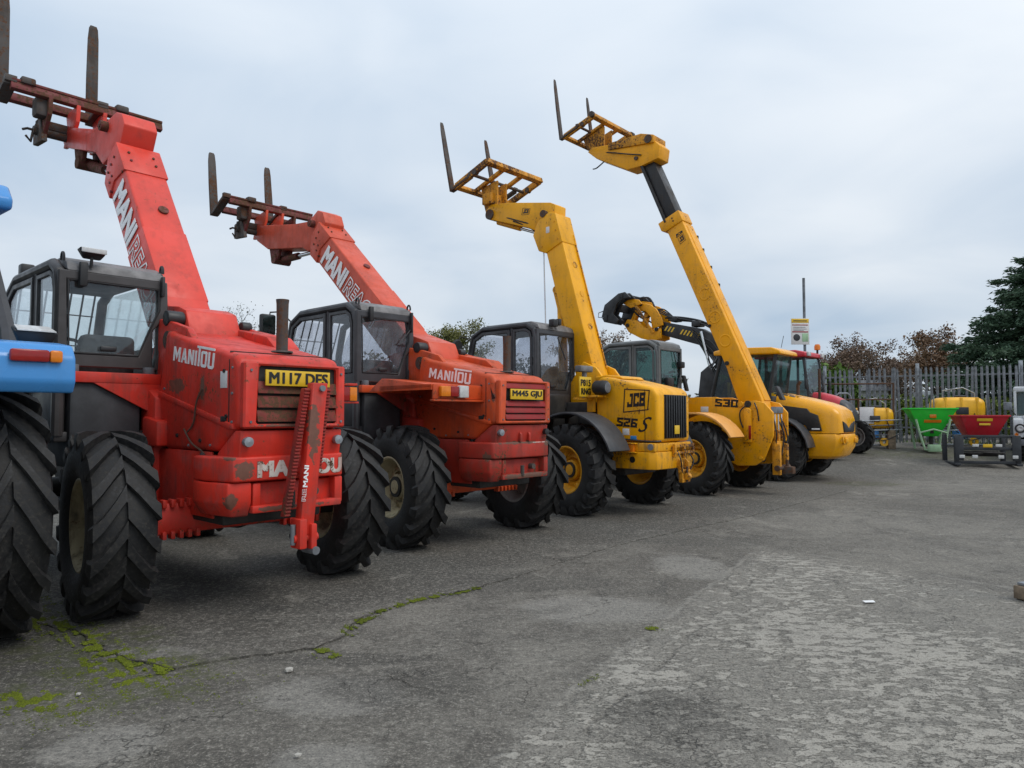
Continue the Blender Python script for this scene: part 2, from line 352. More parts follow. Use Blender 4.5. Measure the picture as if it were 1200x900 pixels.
def wheel(th,x,y,r,w,rim,steer=0,rr=.31,nl=18,sweep=.42,lw=.075,style=0,dish=None,outer=-1,spin=0,lean=0):
    hubm=MB().cyl((-.1,0,0),(.18,0,0),.11,16).mesh('wheel','dark')
    hub=bpy.data.objects.new('wheel',hubm); COL.objects.link(hub); hub.parent=th; hub.location=(x,y,r-.012)
    hub.rotation_euler=(0,0,R(steer)+(math.pi if outer>0 else 0))
    t=bpy.data.objects.new('tyre',tyre_mesh(r,w,rr,nl,sweep if outer<0 else -sweep,lw,style)); COL.objects.link(t); t.parent=hub; t.rotation_euler=(R(spin),0,0)
    q=bpy.data.objects.new('rim',rim_mesh(rr,w,rim,w*(-.05) if dish is None else dish,1 if 'yellow' in rim else 0)); COL.objects.link(q); q.parent=hub; q.rotation_euler=(R(spin+20),0,0)
    return hub

SEG={'5':'AFGCD','2':'ABGED','6':'AFGECD','3':'ABGCD','0':'ABCDEF','C':'AFEDbd','J':'BCDeT','B':'ABCDEFG'}
def block_word(parent,s,mat,org,u,v,w,h,shear=.12,t=.24,gap=.12):
    """heavy block letters cut from straight bars"""
    u=Vector(u).normalized(); v=Vector(v).normalized(); n=u.cross(v).normalized(); org=Vector(org); k=len(s); cw=w/(k+gap*(k-1)); tx=cw*t*1.15; ty=h*t*.86; m=MB()
    for i,c in enumerate(s):
        x0=i*cw*(1+gap); hm=h/2
        for g in SEG[c]:
            x1=x0+cw
            r={'A':(x0,h-ty,x1,h),'D':(x0,0,x1,ty),'G':(x0+tx*.9,hm-ty*.5,x1-tx*.9,hm+ty*.5),'F':(x0,hm,x0+tx,h-ty),'E':(x0,ty,x0+tx,hm),'B':(x1-tx,hm,x1,h-ty),'C':(x1-tx,ty,x1,hm),'b':(x1-tx,h*.66,x1,h-ty),'d':(x1-tx,ty,x1,h*.34),'e':(x0,ty,x0+tx,h*.38),'T':(x1-tx*1.9,h-ty,x1,h)}[g]
            a,b,cc,d=r
            if c in 'B' and g in 'BC': cc-=cw*.04
            P=[(a,b),(cc,b),(cc,d),(a,d)]
            q=[org+u*(px+py*shear)+v*py for px,py in P]
            m.poly([tuple(p+n*.0005) for p in q]+[tuple(p+n*.004) for p in q],[(0,1,2,3),(7,6,5,4),(0,4,5,1),(1,5,6,2),(2,6,7,3),(3,7,4,0)])
    return m.build('lettering',mat,parent,0)
# ------------------------------------------------------------------ telescopic handlers
def boomframe(y,z,ang):
    c,s=math.cos(R(ang)),math.sin(R(ang))
    return lambda u,v:(y+u*c+v*s, z+u*s-v*c)      # u along the boom, v down/forward from its top face
UL=(0,-1,0); UR=(1,0,0); UP=(0,0,1)
def manitou_word(th,org,u,v,w,h,mat):
    """heavy condensed MANITOU wordmark, the T with a long bar over O and U"""
    m=MB(); u=Vector(u).normalized(); v=Vector(v).normalized(); n=u.cross(v); org=Vector(org)
    polys=[]; s=.17; sh=.12
    def st(x0,y0,x1,y1,t=s): polys.append([(x0,y0),(x0+t,y0),(x1+t,y1),(x1,y1)])
    x=0
    # M
    st(x,0,x,1); st(x+.62,0,x+.62,1); polys.append([(x+s,1),(x+s,.62),(x+.395,.12),(x+.395,.5)]); polys.append([(x+.62,1),(x+.62,.62),(x+.395,.12),(x+.395,.5)]); x+=.93
    # A
    polys.append([(x,0),(x+s,0),(x+.40,1),(x+.24,1)]); polys.append([(x+.47,0),(x+.64,0),(x+.40,1),(x+.24,1)]); polys.append([(x+.16,.2),(x+.48,.2),(x+.44,.36),(x+.2,.36)]); x+=.76
    # N
    st(x,0,x,1); st(x+.45,0,x+.45,1); polys.append([(x+s,1),(x+s,.62),(x+.45,0),(x+.45,.38)]); x+=.76
    # I
    st(x,0,x,1); x+=.29
    # T with bar
    st(x+.06,0,x+.06,1.2); polys.append([(x-.12,1.2),(x+1.72,1.2),(x+1.72,1.36),(x-.12,1.36)]); x+=.36
    # O
    polys+= [[(x,.12),(x+s,.2),(x+s,.88),(x,.96)],[(x+.45,.2),(x+.62,.12),(x+.62,.96),(x+.45,.88)],[(x,.12),(x+.1,0),(x+.52,0),(x+.62,.12),(x+.45,.2),(x+s,.2)],[(x,.96),(x+s,.88),(x+.45,.88),(x+.62,.96),(x+.52,1.07),(x+.1,1.07)]]; x+=.74
    # U
    polys+= [[(x,.12),(x+s,.2),(x+s,1.07),(x,1.07)],[(x+.45,.2),(x+.62,.12),(x+.62,1.07),(x+.45,1.07)],[(x,.12),(x+.1,0),(x+.52,0),(x+.62,.12),(x+.45,.2),(x+s,.2)]]; x+=.62
    k=w/x; kv=h/1.36
    for p in polys:
        b=[org+u*((a+b_*sh)*k)+v*(b_*kv) for a,b_ in p]
        m.poly([tuple(q+n*.0005) for q in b]+[tuple(q+n*.004) for q in b],[tuple(range(len(b))),tuple(range(2*len(b)-1,len(b)-1,-1))]+[(i,(i+1)%len(b),(i+1)%len(b)+len(b),i+len(b)) for i in range(len(b))])
    return m.build('lettering',mat,th,0)
def hoses(th,paths,r=.014,mat='hose',name='hose'):
    for p in paths:
        # catmull smoothing
        P=[Vector(q) for q in p]; pts=[]
        for i in range(len(P)-1):
            a=P[max(i-1,0)];b=P[i];c=P[i+1];d=P[min(i+2,len(P)-1)]
            for k in range(5):
                t=k/5; pts.append(.5*((2*b)+(c-a)*t+(2*a-5*b+4*c-d)*t*t+(3*b-a-3*c+d)*t**3))
        pts.append(P[-1]); MB().tube(pts,r,6).build(name,mat,th)
def cab(th,x0,x1,yr,yf,zb,zt,frame,roofmat,glass,sidebot=1.25,chamfer=.12,quarter=.55,rearz=None,guards=True,roofrise=.03,lean=.0):
    """operator cab: left side faces -x, rear faces -y"""
    rz=rearz or zb
    xl=x0
    # left side outline
    o=[(yr,sidebot),(yr,zt-.22),(yr+.05,zt-.08),(yr+.2,zt),(yf-.3,zt),(yf-.05,zt-.12),(yf+.06,zt-.5),(yf+.02,sidebot)]
    yq=yr+quarter
    # rear posts, roof rails
    m=MB()
    pth=[(xl+.03,yr+.03,sidebot),(xl+.03,yr+.03,zt-.24),(xl+.03,yr+.07,zt-.11),(xl+.03,yr+.2,zt-.03),(xl+.03,yf-.3,zt-.03),(xl+.03,yf-.08,zt-.13),(xl+.03,yf+.03,zt-.5),(xl+.03,yf,sidebot)]
    m.tube(pth,.045,10)
    pth=[(x1-.03+(0 if z>zb+.4 else 0),y,z) for (_,y,z) in pth]; m.tube(pth,.045,10)
    m.tube([(xl+.03,yq,sidebot),(xl+.03,yq,zt-.04)],.032,8)
    m.box(xl+.03,x1-.03,yf-.03,yf+.03,zt-.6+.03,zt-.56+.03,.01) if False else None
    m.box(xl+.02,x1-.02,yf-.32,yf-.24,zt-.075,zt-.02,.015)
    m.box(xl+.0,x1-.0,yr+.0,yf+.03,sidebot-.05,sidebot+.03,.015)
    fr=m.build('cab_frame',frame,th)
    # rear wall with chamfered window
    Ro=[(xl,rz-.1),(xl,zt-.10),(x1,zt-.10),(x1+.01,rz+.38),(x1-.11,rz+.22),(x1-.11,rz-.1)]
    Ri=[(xl+.075,rz+.0),(xl+.06,zt-.17),(x1-.06,zt-.17),(x1-.06,rz+.40),(x1-.14,rz+.21),(x1-.22,rz+.0)]
    MB().ring(Ro,Ri,'y',yr-.015,yr+.03,.008).build('rear_wall',frame,th)
    rw=MB().prism([(a,b) for a,b in Ri],'y',yr+.006,yr+.012,0).build('rear_window',glass,th,0)
    MB().ring([(a+(.0),b) for a,b in Ri],[(a*.96+.04*(xl+x1)/2,b*.96+.04*(rz+zt)/2) for a,b in Ri],'y',yr-.02,yr-.006,.003).build('window_seal','black',rw)
    MB().box(xl+.30,xl+.42,yr-.035,yr-.005,rz+.03,rz+.07,.01).build('window_handle','black',rw)
    # left quarter window and door
    Qo=[(yr+.09,zb-.0),(yr+.09,zt-.24),(yr+.13,zt-.13),(yr+.22,zt-.08),(yq-.03,zt-.08),(yq-.03,zb)]
    Qi=[(yr+.13,zb+.05),(yr+.13,zt-.25),(yr+.16,zt-.16),(yr+.23,zt-.12),(yq-.07,zt-.12),(yq-.07,zb+.05)]
    q=MB().ring(Qo,Qi,'x',xl,xl+.035,.006).build('quarter_window_frame',frame,th)
    MB().prism(Qi,'x',xl+.014,xl+.02,0).build('quarter_window',glass,th,0)
    Do=[(yq+.03,sidebot+.05),(yq+.03,zt-.08),(yf-.3,zt-.08),(yf-.1,zt-.18),(yf,zt-.5),(yf-.03,sidebot+.05)]
    Di=[(yq+.08,zb-.35),(yq+.08,zt-.13),(yf-.32,zt-.13),(yf-.15,zt-.21),(yf-.06,zt-.5),(yf-.08,zb-.35)]
    d=MB().ring(Do,Di,'x',xl-.012,xl+.03,.008).build('door',frame,th)
    MB().prism(Di,'x',xl+.004,xl+.01,0).build('door_window',glass,d,0)
    MB().box(xl-.05,xl-.015,yq+.05,yq+.09,zb-.3,zb-.16,.01).build('door_handle','black',d)
    MB().box(xl+.0,xl+.03,yr+.06,yq-.03,sidebot+.03,zb-.005,.01).build('side_panel',frame,th)
    # right side and windscreen
    Xo=[(yr+.08,zb+.1),(yr+.08,zt-.1),(yf-.3,zt-.1),(yf-.0,zt-.5),(yf-.03,zb+.1)]
    MB().prism(Xo,'x',x1-.035,x1-.03,0).build('right_window',glass,th,0)
    MB().box(x1-.045,x1-.02,yr+.05,yf,sidebot+.03,zb+.1,.01).build('side_panel',frame,th)
    MB().poly([(xl+.06,yf+.02,zb-.45),(x1-.06,yf+.02,zb-.45),(x1-.06,yf+.03,zt-.5),(xl+.06,yf+.03,zt-.5),(xl+.06,yf-.12,zt-.1),(x1-.06,yf-.12,zt-.1)],[(0,1,2,3),(3,2,5,4)]).build('windscreen',glass,th,0)
    # roof
    m=MB(); m.prism([(yr-.01,zt-.10),(yr+.02,zt-.03),(yr+.16,zt+roofrise-.005),(yf-.34,zt+roofrise),(yf-.2,zt-.02),(yf-.28,zt-.06),(yr+.12,zt-.06)],'x',xl+.06,x1-.02,.012)
    rf=m.build('roof',roofmat,th)
    m=MB(); m.box(xl+.07,x1-.06,yr+.06,yf-.3,zt-.10,zt-.064,.01); m.build('headlining','interior',rf)
    # inside: seat, console, wheel, floor
    xm=(xl+x1)/2
    m=MB(); m.box(xm-.25,xm+.25,yr+.3,yr+.82,zb-.42,zb-.28,.05); m.hexa([(xm-.24,yr+.20,zb-.3),(xm+.24,yr+.20,zb-.3),(xm+.24,yr+.34,zb-.3),(xm-.24,yr+.34,zb-.3)],[(xm-.2,yr+.08,zb+.17),(xm+.2,yr+.08,zb+.17),(xm+.2,yr+.2,zb+.17),(xm-.2,yr+.2,zb+.17)],.04)
    m.box(xm-.18,xm+.18,yr+.35,yr+.75,zb-.65,zb-.42,.02); m.build('operator_seat','seat',th)
    m=MB(); m.hexa([(xm-.28,yf-.35,sidebot),(xm+.28,yf-.35,sidebot),(xm+.28,yf-.05,sidebot),(xm-.28,yf-.05,sidebot)],[(xm-.28,yf-.18,zb+.02),(xm+.28,yf-.18,zb+.02),(xm+.28,yf-.05,zb+.02),(xm-.28,yf-.05,zb+.02)],.02)
    m.tube([(xm,yf-.2,zb-.25),(xm,yf-.42,zb+.02)],.03,8); m.build('dashboard','interior',th)
    pts=[]; c=Vector((xm,yf-.44,zb+.05)); a=Vector((1,0,0)); b=Vector((0,.45,.89)).normalized()
    m=MB(); P=[c+(a*math.cos(t*math.pi/10)+b*math.sin(t*math.pi/10))*.19 for t in range(20)]; m.tube(P+[P[0]],.016,6,cap=False); m.tube([c-a*.19,c+a*.19],.014,6); m.tube([c,c-b*.19],.014,6); m.build('steering_wheel','black',th)
    MB().box(xl+.05,x1-.05,yr+.03,yf,sidebot-.02,sidebot+.02,.005).build('cab_floor','interior',th)
    if guards:
        for i in range(7):
            x=xl+.1+(x1-xl-.2)*i/6
            MB().tube([(x,yf+.10,zb-.35),(x,yf+.10,zt-.5),(x,yf-.10,zt-.05)],.009,6).build('guard_bar',frame,th)
        for z in(zb-.1,zb+.2,zb+.5):
            MB().tube([(xl+.05,yf+.11,z),(x1-.05,yf+.11,z)],.007,6).build('guard_bar',frame,th)
    return fr
def tine(th,x,base,tip,w=.125,t=.05,shank=None,mat='steel'):
    """pallet fork blade from its heel to its tip; shank lies in the carriage"""
    by,bz=base; ty,tz=tip; d=Vector((0,ty-by,tz-bz)); Lh=d.length; d.normalize(); nrm=Vector((0,d.z,-d.y))   # away from the boom
    m=MB(); b=Vector((x,by,bz)); secs=[]
    for u,wd,th_ in((-.02,w,t),(Lh*.5,w,t*.85),(Lh*.86,w*.95,t*.5),(Lh*.97,w*.8,t*.28),(Lh,w*.55,t*.2)):
        c=b+d*u
        secs.append([tuple(c+Vector((sx*wd/2,0,0))+nrm*q) for sx,q in((-1,0),(1,0),(1,th_),(-1,th_))])
    m.loft(secs,.006)
    if shank:
        sy,sz=shank; m.bar((x,by,bz),(x,sy,sz),w,t,up=tuple(d))
        m.bar((x,sy,sz),(x,sy-d.y*-.0,sz+.07),w*.9,t*1.4,up=(0,1,0))
    return m.build('fork_tine',mat,th)

def manitou(loc,yaw,steer,label,mat,bm_,low,B,plate,plate_z,is_first):
    th=thing('telescopic_handler',label,'telehandler',loc,yaw,'telescopic handlers parked in a row')
    r=.655
    # ---- wheels and axles
    for sx in(-1,1):
        wheel(th,sx*.95,0,r,.42,'rim_cream' if is_first or sx<0 else 'rim_grey',steer,rr=.32,nl=17,sweep=.40,lw=.085,outer=sx,spin=7*sx+4)
        wheel(th,sx*.95,2.85,r,.42,'rim_cream',0,rr=.32,nl=17,sweep=.40,lw=.085,outer=sx,spin=11)
    ax=MB().prism([(-.13,r-.13),(-.15,r-.02),(-.12,r+.10),(.12,r+.10),(.15,r-.02),(.13,r-.13)],'x',-.72,.72,.02).build('rear_axle',mat,th)
    for i in range(6):
        for sx in(-1,1):
            x=sx*(.36+.062*i); MB().box(x-.016,x+.016,-.16,-.08,r+.07,r+.13,.008).build('axle_lug',mat,ax); MB().box(x-.016,x+.016,-.165,-.09,r-.16,r-.10,.008).build('axle_lug',mat,ax)
    MB().lathe([(-.15,.05),(-.14,.16),(.0,.19),(.14,.16),(.15,.05)],(0.05,.05,r+.02),n=20).build('differential','dark',ax)
    MB().cyl((-.8,2.85,r),(.8,2.85,r),.12,14).build('front_axle','dark',th)
    # ---- chassis
    m=MB(); m.box(-.40,.40,-.62,3.2,.62,.98,.02); m.box(-.36,.36,.3,3.1,.98,1.5,.02); ch=m.build('chassis','dark',th)
    MB().prism([(.45,.6),(.45,1.55),(.75,1.70),(.75,.6)],'x',-.46,.46,.02).build('cross_member',low,th)
    MB().prism([(.30,1.16),(.30,1.36),(.60,1.40),(.60,1.16)],'x',-.50,-.38,.02).build('side_tank',low,th)
    MB().prism([(-.50,.66),(-.45,1.14),(.45,1.14),(.60,.66)],'x',-.415,-.385,.01).build('chassis_plate',low,th)
    # front mudguards
    for sx in(-1,1):
        pts=[(2.85+.82*math.cos(a),r+.78*math.sin(a)) for a in [R(15+i*15) for i in range(11)]]
        pin=[(2.85+.79*math.cos(a),r+.75*math.sin(a)) for a in [R(165-i*15) for i in range(11)]]
        MB().prism(pts+pin,'x',sx*.70,sx*1.16,.004).build('front_mudguard','guard',th)
    MB().prism([(.62,1.0),(.62,1.72),(2.2,1.72),(2.3,1.35),(1.9,1.0)],'x',-1.02,-.5,.03).build('cab_skirt','guard',th)
    MB().prism([(.58,1.66),(.58,1.745),(2.2,1.745),(2.2,1.70)],'x',-1.08,-.36,.008).build('cab_cradle',mat,th)
    MB().prism([(-.98,1.72),(-.36,1.72),(-.36,1.30),(-.46,1.44)],'y',.585,.612,.005).build('cradle_gusset',low,th)
    # ---- engine cover
    hw=.42
    prof=[(-.865,1.315),(-.875,1.55),(-.855,1.765),(-.80,1.835),(.22,2.055),(.36,2.10),(.42,1.86),(.50,1.58),(.36,1.135),(-.56,1.145),(-.80,1.305)]
    m=MB(); m.prism(prof,'x',-hw,hw,.045,3); hood=m.build('engine_cover',mat,th)
    # raised rear surround with louvred grille, set proud of the cover
    MB().ring([(-.41,1.315),(-.41,1.78),(.41,1.78),(.41,1.315)],[(-.315,1.345),(-.295,1.755),(.335,1.755),(.335,1.345)],'y',-.925,-.86,.014).build('grille_surround',mat,hood)
    MB().box(-.32,.34,-.884,-.872,1.33,1.77,.002).build('grille_back','dark',hood)
    zg=[1.36,1.46,1.56] if is_first else [1.36,1.43,1.50,1.69]
    for z in zg:
        hh=.085 if is_first else .06
        MB().hexa([(-.305,-.925,z),(.335,-.925,z),(.335,-.885,z+.02),(-.305,-.885,z+.02)],[(-.305,-.905,z+hh),(.335,-.905,z+hh),(.335,-.885,z+hh),(-.305,-.885,z+hh)],.004).build('louvre','grate' if is_first else 'grate2',hood)
    # plate
    z0=plate_z
    pl=MB().box(-.262,.258,-.945,-.932,z0,z0+.111,.002).build('number_plate','plate',th)
    text(pl,plate,'ink',(-.235,-.945,z0+.017),UR,UP,.078,.47,.03)
    # left badge, bolts, seams, sticker
    manitou_word(hood,(-hw-.0005,.205,1.84),(0,-1,-.15),(0,.0,1),.70,.155,'white')
    seam=[(-hw-.002,-.74,1.84),(-hw-.002,-.745,1.32)]
    MB().box(-hw-.004,-hw+.01,-.735,-.728,1.33,1.80,0).build('panel_gap','dark',hood)
    MB().prism([(.47,1.565),(.44,1.60),(-.80,1.345),(-.80,1.31),(-.75,1.31)],'x',-hw-.012,-hw+.02,.006).build('cover_crease',mat,hood)
    for (y,z) in((-.66,1.72),(-.30,1.22),(.1,1.25),(-.7,1.4)):
        MB().cyl((-hw-.012,y,z),(-hw+.01,y,z),.014,8).build('bolt','dark',hood)
    if is_first:
        MB().box(-hw-.004,-hw+.01,-.70,-.60,1.60,1.72,.001).build('sticker','sticker',hood)
        hoses(hood,[[(-hw-.012,-.33,1.60),(-hw-.02,-.26,1.5),(-hw-.012,-.2,1.35),(-hw-.02,-.12,1.28)],[(-hw-.012,-.04,1.30),(-hw-.025,-.2,1.20),(-hw-.015,-.38,1.13),(-hw-.02,-.40,1.05)]],.007,'rust','loose_wire')
        hoses(hood,[[(-hw-.02,-.38,1.13),(-hw-.05,-.37,1.05),(-hw-.03,-.36,.98)],[(-hw-.02,-.40,1.12),(-hw-.03,-.41,1.03),(-hw-.05,-.40,.96)]],.014,'hose','cable_end')
    else:
        MB().prism([(-.86,1.58),(-.80,1.70),(-.82,1.58)],'x',-hw-.003,-hw+.01,0).build('bare_patch','ink',hood)
    MB().box(-hw+.02,hw-.02,-.70,-.692,1.852,1.864,0).build('panel_gap','dark',hood)
    MB().box(-hw-.016,-hw+.01,-.70,-.63,1.36,1.40,.006).build('latch','dark',hood)
    for (y,z) in((-.78,1.36),(-.78,1.56),(-.78,1.74),(.36,1.62),(-.46,1.19),(-.1,1.18)): MB().cyl((-hw-.009,y,z),(-hw+.01,y,z),.010,6).build('bolt','galv_dull',hood)
    for x in(-.36,.37):
        for z in(1.36,1.72): MB().cyl((x,-.932,z),(x,-.92,z),.010,6).build('bolt','galv_dull',hood)
    # top of the cover: ridge beside the boom and exhaust
    MB().prism([(-.25,1.95),(-.1,2.06),(.42,2.16),(.46,1.95)],'x',.20,.44,.02).build('service_hump',mat,th)
    m=MB(); m.lathe([(0,.044),(.30,.044),(.42,.046),(.455,.050),(.455,.041),(.30,.037)],(.08,-.56,1.845),(0,0,1),20); m.lathe([(0,.085),(.012,.08),(.016,.05)],(.08,-.56,1.888),(0,0,1),18); m.build('exhaust_pipe','steel',th)
    # ---- tail: apron, bumper casting, tow hitch
    MB().prism([(-.86,1.12),(-.885,1.30),(-.80,1.30),(-.55,1.14),(-.5,1.0),(-.8,1.0)],'x',-.41,.41,.012).build('tail_apron',low,th)
    bp=[(-.52,-.60),(-.465,-.86),(-.44,-.885),(.42,-.885),(.46,-.70),(.46,-.40),(-.52,-.40)]
    bump=MB().prism(bp,'z',.945,1.118,.022,3).build('bumper',low,th)
    MB().loft([[(-.47,-.42,.70),(-.47,-.55,.70),(-.43,-.80,.70),(-.31,-.82,.70),(-.31,-.42,.70)],[(-.53,-.42,.80),(-.53,-.58,.80),(-.48,-.85,.80),(-.31,-.865,.80),(-.31,-.42,.80)],[(-.53,-.42,.94),(-.53,-.58,.94),(-.48,-.85,.94),(-.31,-.865,.94),(-.31,-.42,.94)]],.015).build('counterweight',low,th)
    m=MB(); m.box(-.31,.42,-.80,-.45,.72,.93,.02); m.box(-.31,.42,-.875,-.80,.72,.775,.012); m.box(.36,.43,-.87,-.6,.74,.94,.012); m.box(-.30,-.24,-.86,-.8,.77,.93,.01); m.build('hitch_frame',low,th)
    m=MB(); m.cyl((.2,-.86,.84),(.2,-.80,.84),.03,12); m.cyl((-.0,-.87,.75),(-.0,-.87,.86),.022,10); m.build('tow_pin','steel',th)
    if is_first:
        text(bump,'MA','white_worn',(-.275,-.8855,.975),UR,UP,.105,.23,.055); text(bump,'OU','white_worn',(.20,-.8855,.975),UR,UP,.105,.20,.055)
    else:
        manitou_word(bump,(-.16,-.8805,.985),UR,UP,.50,.125,'white_worn')
        for x in(-.06,.08): MB().prism([(-.86,1.12),(-.90,1.12),(-.90,1.20),(-.885,1.22),(-.86,1.22)],'x',x,x+.03,.004).build('hinge_lug',low,th)
    for x in(-.365,.36):
        m=MB(); m.lathe([(0,.001),(-.0,.03),(-.03,.036),(-.05,.034),(-.055,.001)],(x,-.87,1.222),(0,1,0),16); m.build('round_lamp','galv' if is_first or x<0 else 'black',th)
    # ---- boom mount and boom
    for x in(-.36,.30): MB().prism([(.62,1.5),(-.05,1.95),(.12,2.10),(.40,2.17),(.66,2.22),(.8,1.9)],'x',x,x+.06,.015).build('mount_plate',mat,th)
    m=MB()
    for sx in(-.37,.37): m.cyl((sx-.02,.42,2.02),(sx+.02,.42,2.02),.075,16); m.cyl((sx-.03,.42,2.02),(sx+.03,.42,2.02),.03,10)
    m.build('pivot_pin','steel',th)
    MB().cyl((-.37,.50,2.21),(-.23,.50,2.21),.065,16,None,.01).build('hydraulic_motor','black',th); MB().cyl((.24,.42,2.18),(.33,.42,2.18),.05,14,None,.01).build('hydraulic_motor','black',th)
    MB().prism([(.34,1.95),(.38,2.13),(.46,2.29),(.60,2.335),(B['y']+.02,B['z']+.01),(1.15,2.2),(.9,1.8)],'x',-.225,.225,.015).build('boom_heel',bm_,th)
    F=boomframe(B['y'],B['z'],B['ang']); Lb=B['len']; T=B['thick']; hwB=.20
    bo=MB().prism([F(-.55,0),F(Lb,0),F(Lb+.02,T*.5),F(Lb-.2,T),F(-.3,T)],'x',-hwB,hwB,.022,3).build('boom',bm_,th)
    MB().prism([F(.12,-.003),F(1.02,-.003),F(1.02,T+.004),F(.12,T+.004)],'x',-hwB-.006,hwB+.006,.012).build('boom_sleeve',bm_,bo)
    # end collar with bolts
    m=MB(); m.prism([F(Lb-.36,-.012),F(Lb+.06,-.012),F(Lb+.10,T*.55),F(Lb-.06,T+.03),F(Lb-.30,T+.02),F(Lb-.24,T*.6)],'x',-hwB-.016,hwB+.016,.012); col=m.build('boom_collar',bm_,th)
    m=MB()
    for (u,v) in((-.05,.1),(-.05,.2),(-.06,.3),(-.18,.33),(-.17,.25),(-.28,.36)):
        q=F(Lb+u,v); m.cyl((-hwB-.026,q[0],q[1]),(-hwB,q[0],q[1]),.014,6)
    for x in(-.12,.12):
        for u in(-.08,-.2): q=F(Lb+u,-.01); q2=F(Lb+u,-.025); m.cyl((x,*q),(x,*q2),.014,6)
    m.build('collar_bolt','steel_red',col)
    q=F(Lb*.60,-.02); MB().cyl((.05,*F(Lb*.60,.0)),(.05,*F(Lb*.60,-.02)),.05,12).build('wear_plug','steel_red',bo)
    # lettering on the boom, left face
    uv=Vector((0,-math.cos(R(B['ang'])),-math.sin(R(B['ang'])))); vv=Vector((0,-math.sin(R(B['ang'])),math.cos(R(B['ang']))))
    a=F(Lb-.38,T-.055); text(bo,'MANI','white',(-hwB-.0065,*a),uv,vv,.28,.70,.045,.15)
    a=F(Lb-.38-.74,T-.05); text(bo,'REACH','white',(-hwB-.0075,*a),uv,vv,.27,.92,.03,.15,outline=.028,depth=.006)
    # head arm
    MB().prism(B['arm'],'x',-.165,.165,.015).build('head_arm',bm_,th)
    m=MB(); py,pz=B['pin']; m.cyl((-.24,py,pz),(.24,py,pz),.055,16); m.cyl((-.25,py,pz),(.25,py,pz),.025,10); m.build('elbow_pin','steel_red',th)
    # crowd ram
    c0,c1=B['ram']; m=MB(); c0=Vector((0,*c0)); c1=Vector((0,*c1)); mid=c0.lerp(c1,.55); m.cyl(tuple(c0),tuple(mid),.055,14); m.cyl((-.14,c0.y,c0.z),(.14,c0.y,c0.z),.075,14)
    m.prism([(c0.y+.12,c0.z+.02),(c0.y-.03,c0.z-.06),(c0.y-.12,c0.z+.03),(c0.y-.18,c0.z+.22),(c0.y+.2,c0.z+.30)],'x',-.12,-.07,.01); m.prism([(c0.y+.12,c0.z+.02),(c0.y-.03,c0.z-.06),(c0.y-.12,c0.z+.03),(c0.y-.18,c0.z+.22),(c0.y+.2,c0.z+.30)],'x',.07,.12,.01)
    rm=m.build('crowd_ram','steel_red',th); MB().cyl(tuple(mid),tuple(c1),.03,12).build('ram_rod','chrome',rm)
    # carriage: two cross bars, hangers, quick-hitch
    (ny,nz),(fy,fz)=B['near'],B['far']
    ca=MB().bar((B['x0'],ny,nz),(B['x1'],ny,nz),.07,.10,up=(0,.25,1)).build('carriage','steel_red',th)
    MB().bar((B['x0']+.05,fy,fz),(B['x1']-.12,fy,fz),.07,.10,up=(0,.25,1)).build('cross_bar','steel_red',ca)
    MB().bar((B['x0']-.0,ny-.02,nz+.062),(B['x1'],ny-.02,nz+.062),.03,.03).build('bar_lip','steel_red',ca)
    ay,az=B['end']
    for x in(-.42,-.14,.14,.36):
        MB().prism([(ny-.05,nz-.03),(fy+.03,fz-.03),(fy-.02,fz-.18),(ay+.10,az-.10),(ay-.12,az-.12),(ny-.02,nz-.22)],'x',x-.022,x+.022,.008).build('hanger',bm_ if abs(x)<.2 else 'steel_red',ca)
    m=MB(); m.cyl((-.5,ay,az),(.42,ay,az),.05,12); m.bar((-.46,ay+.02,az+.09),(.30,ay+.02,az+.09),.12,.10); m.prism([(ay-.2,az-.16),(ay+.16,az-.13),(ay+.16,az+.1),(ay-.1,az+.16)],'x',-.46,-.40,.012); m.box(-.55,-.40,ny+.02,ny+.20,nz-.24,nz-.02,.03); m.build('hitch_block','steel',ca)
    m=MB(); m.tube([(-.60,ay,az-.02),(-.55,ay+.02,az+.01),(-.45,ay,az)],.016,6); m.tube([(-.58,ay-.05,az-.1),(-.52,ay,az-.14),(-.5,ay,az-.02)],.014,6); m.build('hitch_lever','steel',ca)
    for x in B['clamps']: MB().box(x-.07,x+.07,ny-.06,ny+.06,nz+.04,nz+.12,.02).build('fork_clamp','steel',ca)
    for x in B['tines']: tine(th,x,B['tb'],B['tt'],shank=(ny,nz+.03))
    # ---- cab
    fr=cab(th,-1.11,-.30,.66,2.18,1.885,B['cabtop'],B['cabmat'],'roof','glass' if is_first else 'glass_haze',quarter=.60)
    m=MB(); m.hexa([(-.40,.655,1.78),(-.31,.655,1.78),(-.31,.74,1.78),(-.40,.74,1.78)],[(-.30,.62,2.2),(-.27,.62,2.2),(-.27,.74,2.2),(-.30,.74,2.2)],.01); m.build('corner_panel',B['cabmat'],th)
    zt=B['cabtop']
    for x in(-1.07,-.33):
        m=MB(); P=[(x,.70+.03*math.cos(a),zt-.01+.05*math.sin(a)) for a in [R(i*30-10) for i in range(8)]]; m.tube(P,.011,6); m.build('lifting_eye','black',fr)
    for (x,y) in((-1.0,.64),(-.44,.64)):
        m=MB(); m.cyl((x,y,1.74),(x,y,1.80),.045,12,None,.008); m.cyl((x,y,1.66),(x,y,1.70),.035,12); m.build('cab_mount','galv_dull',th)
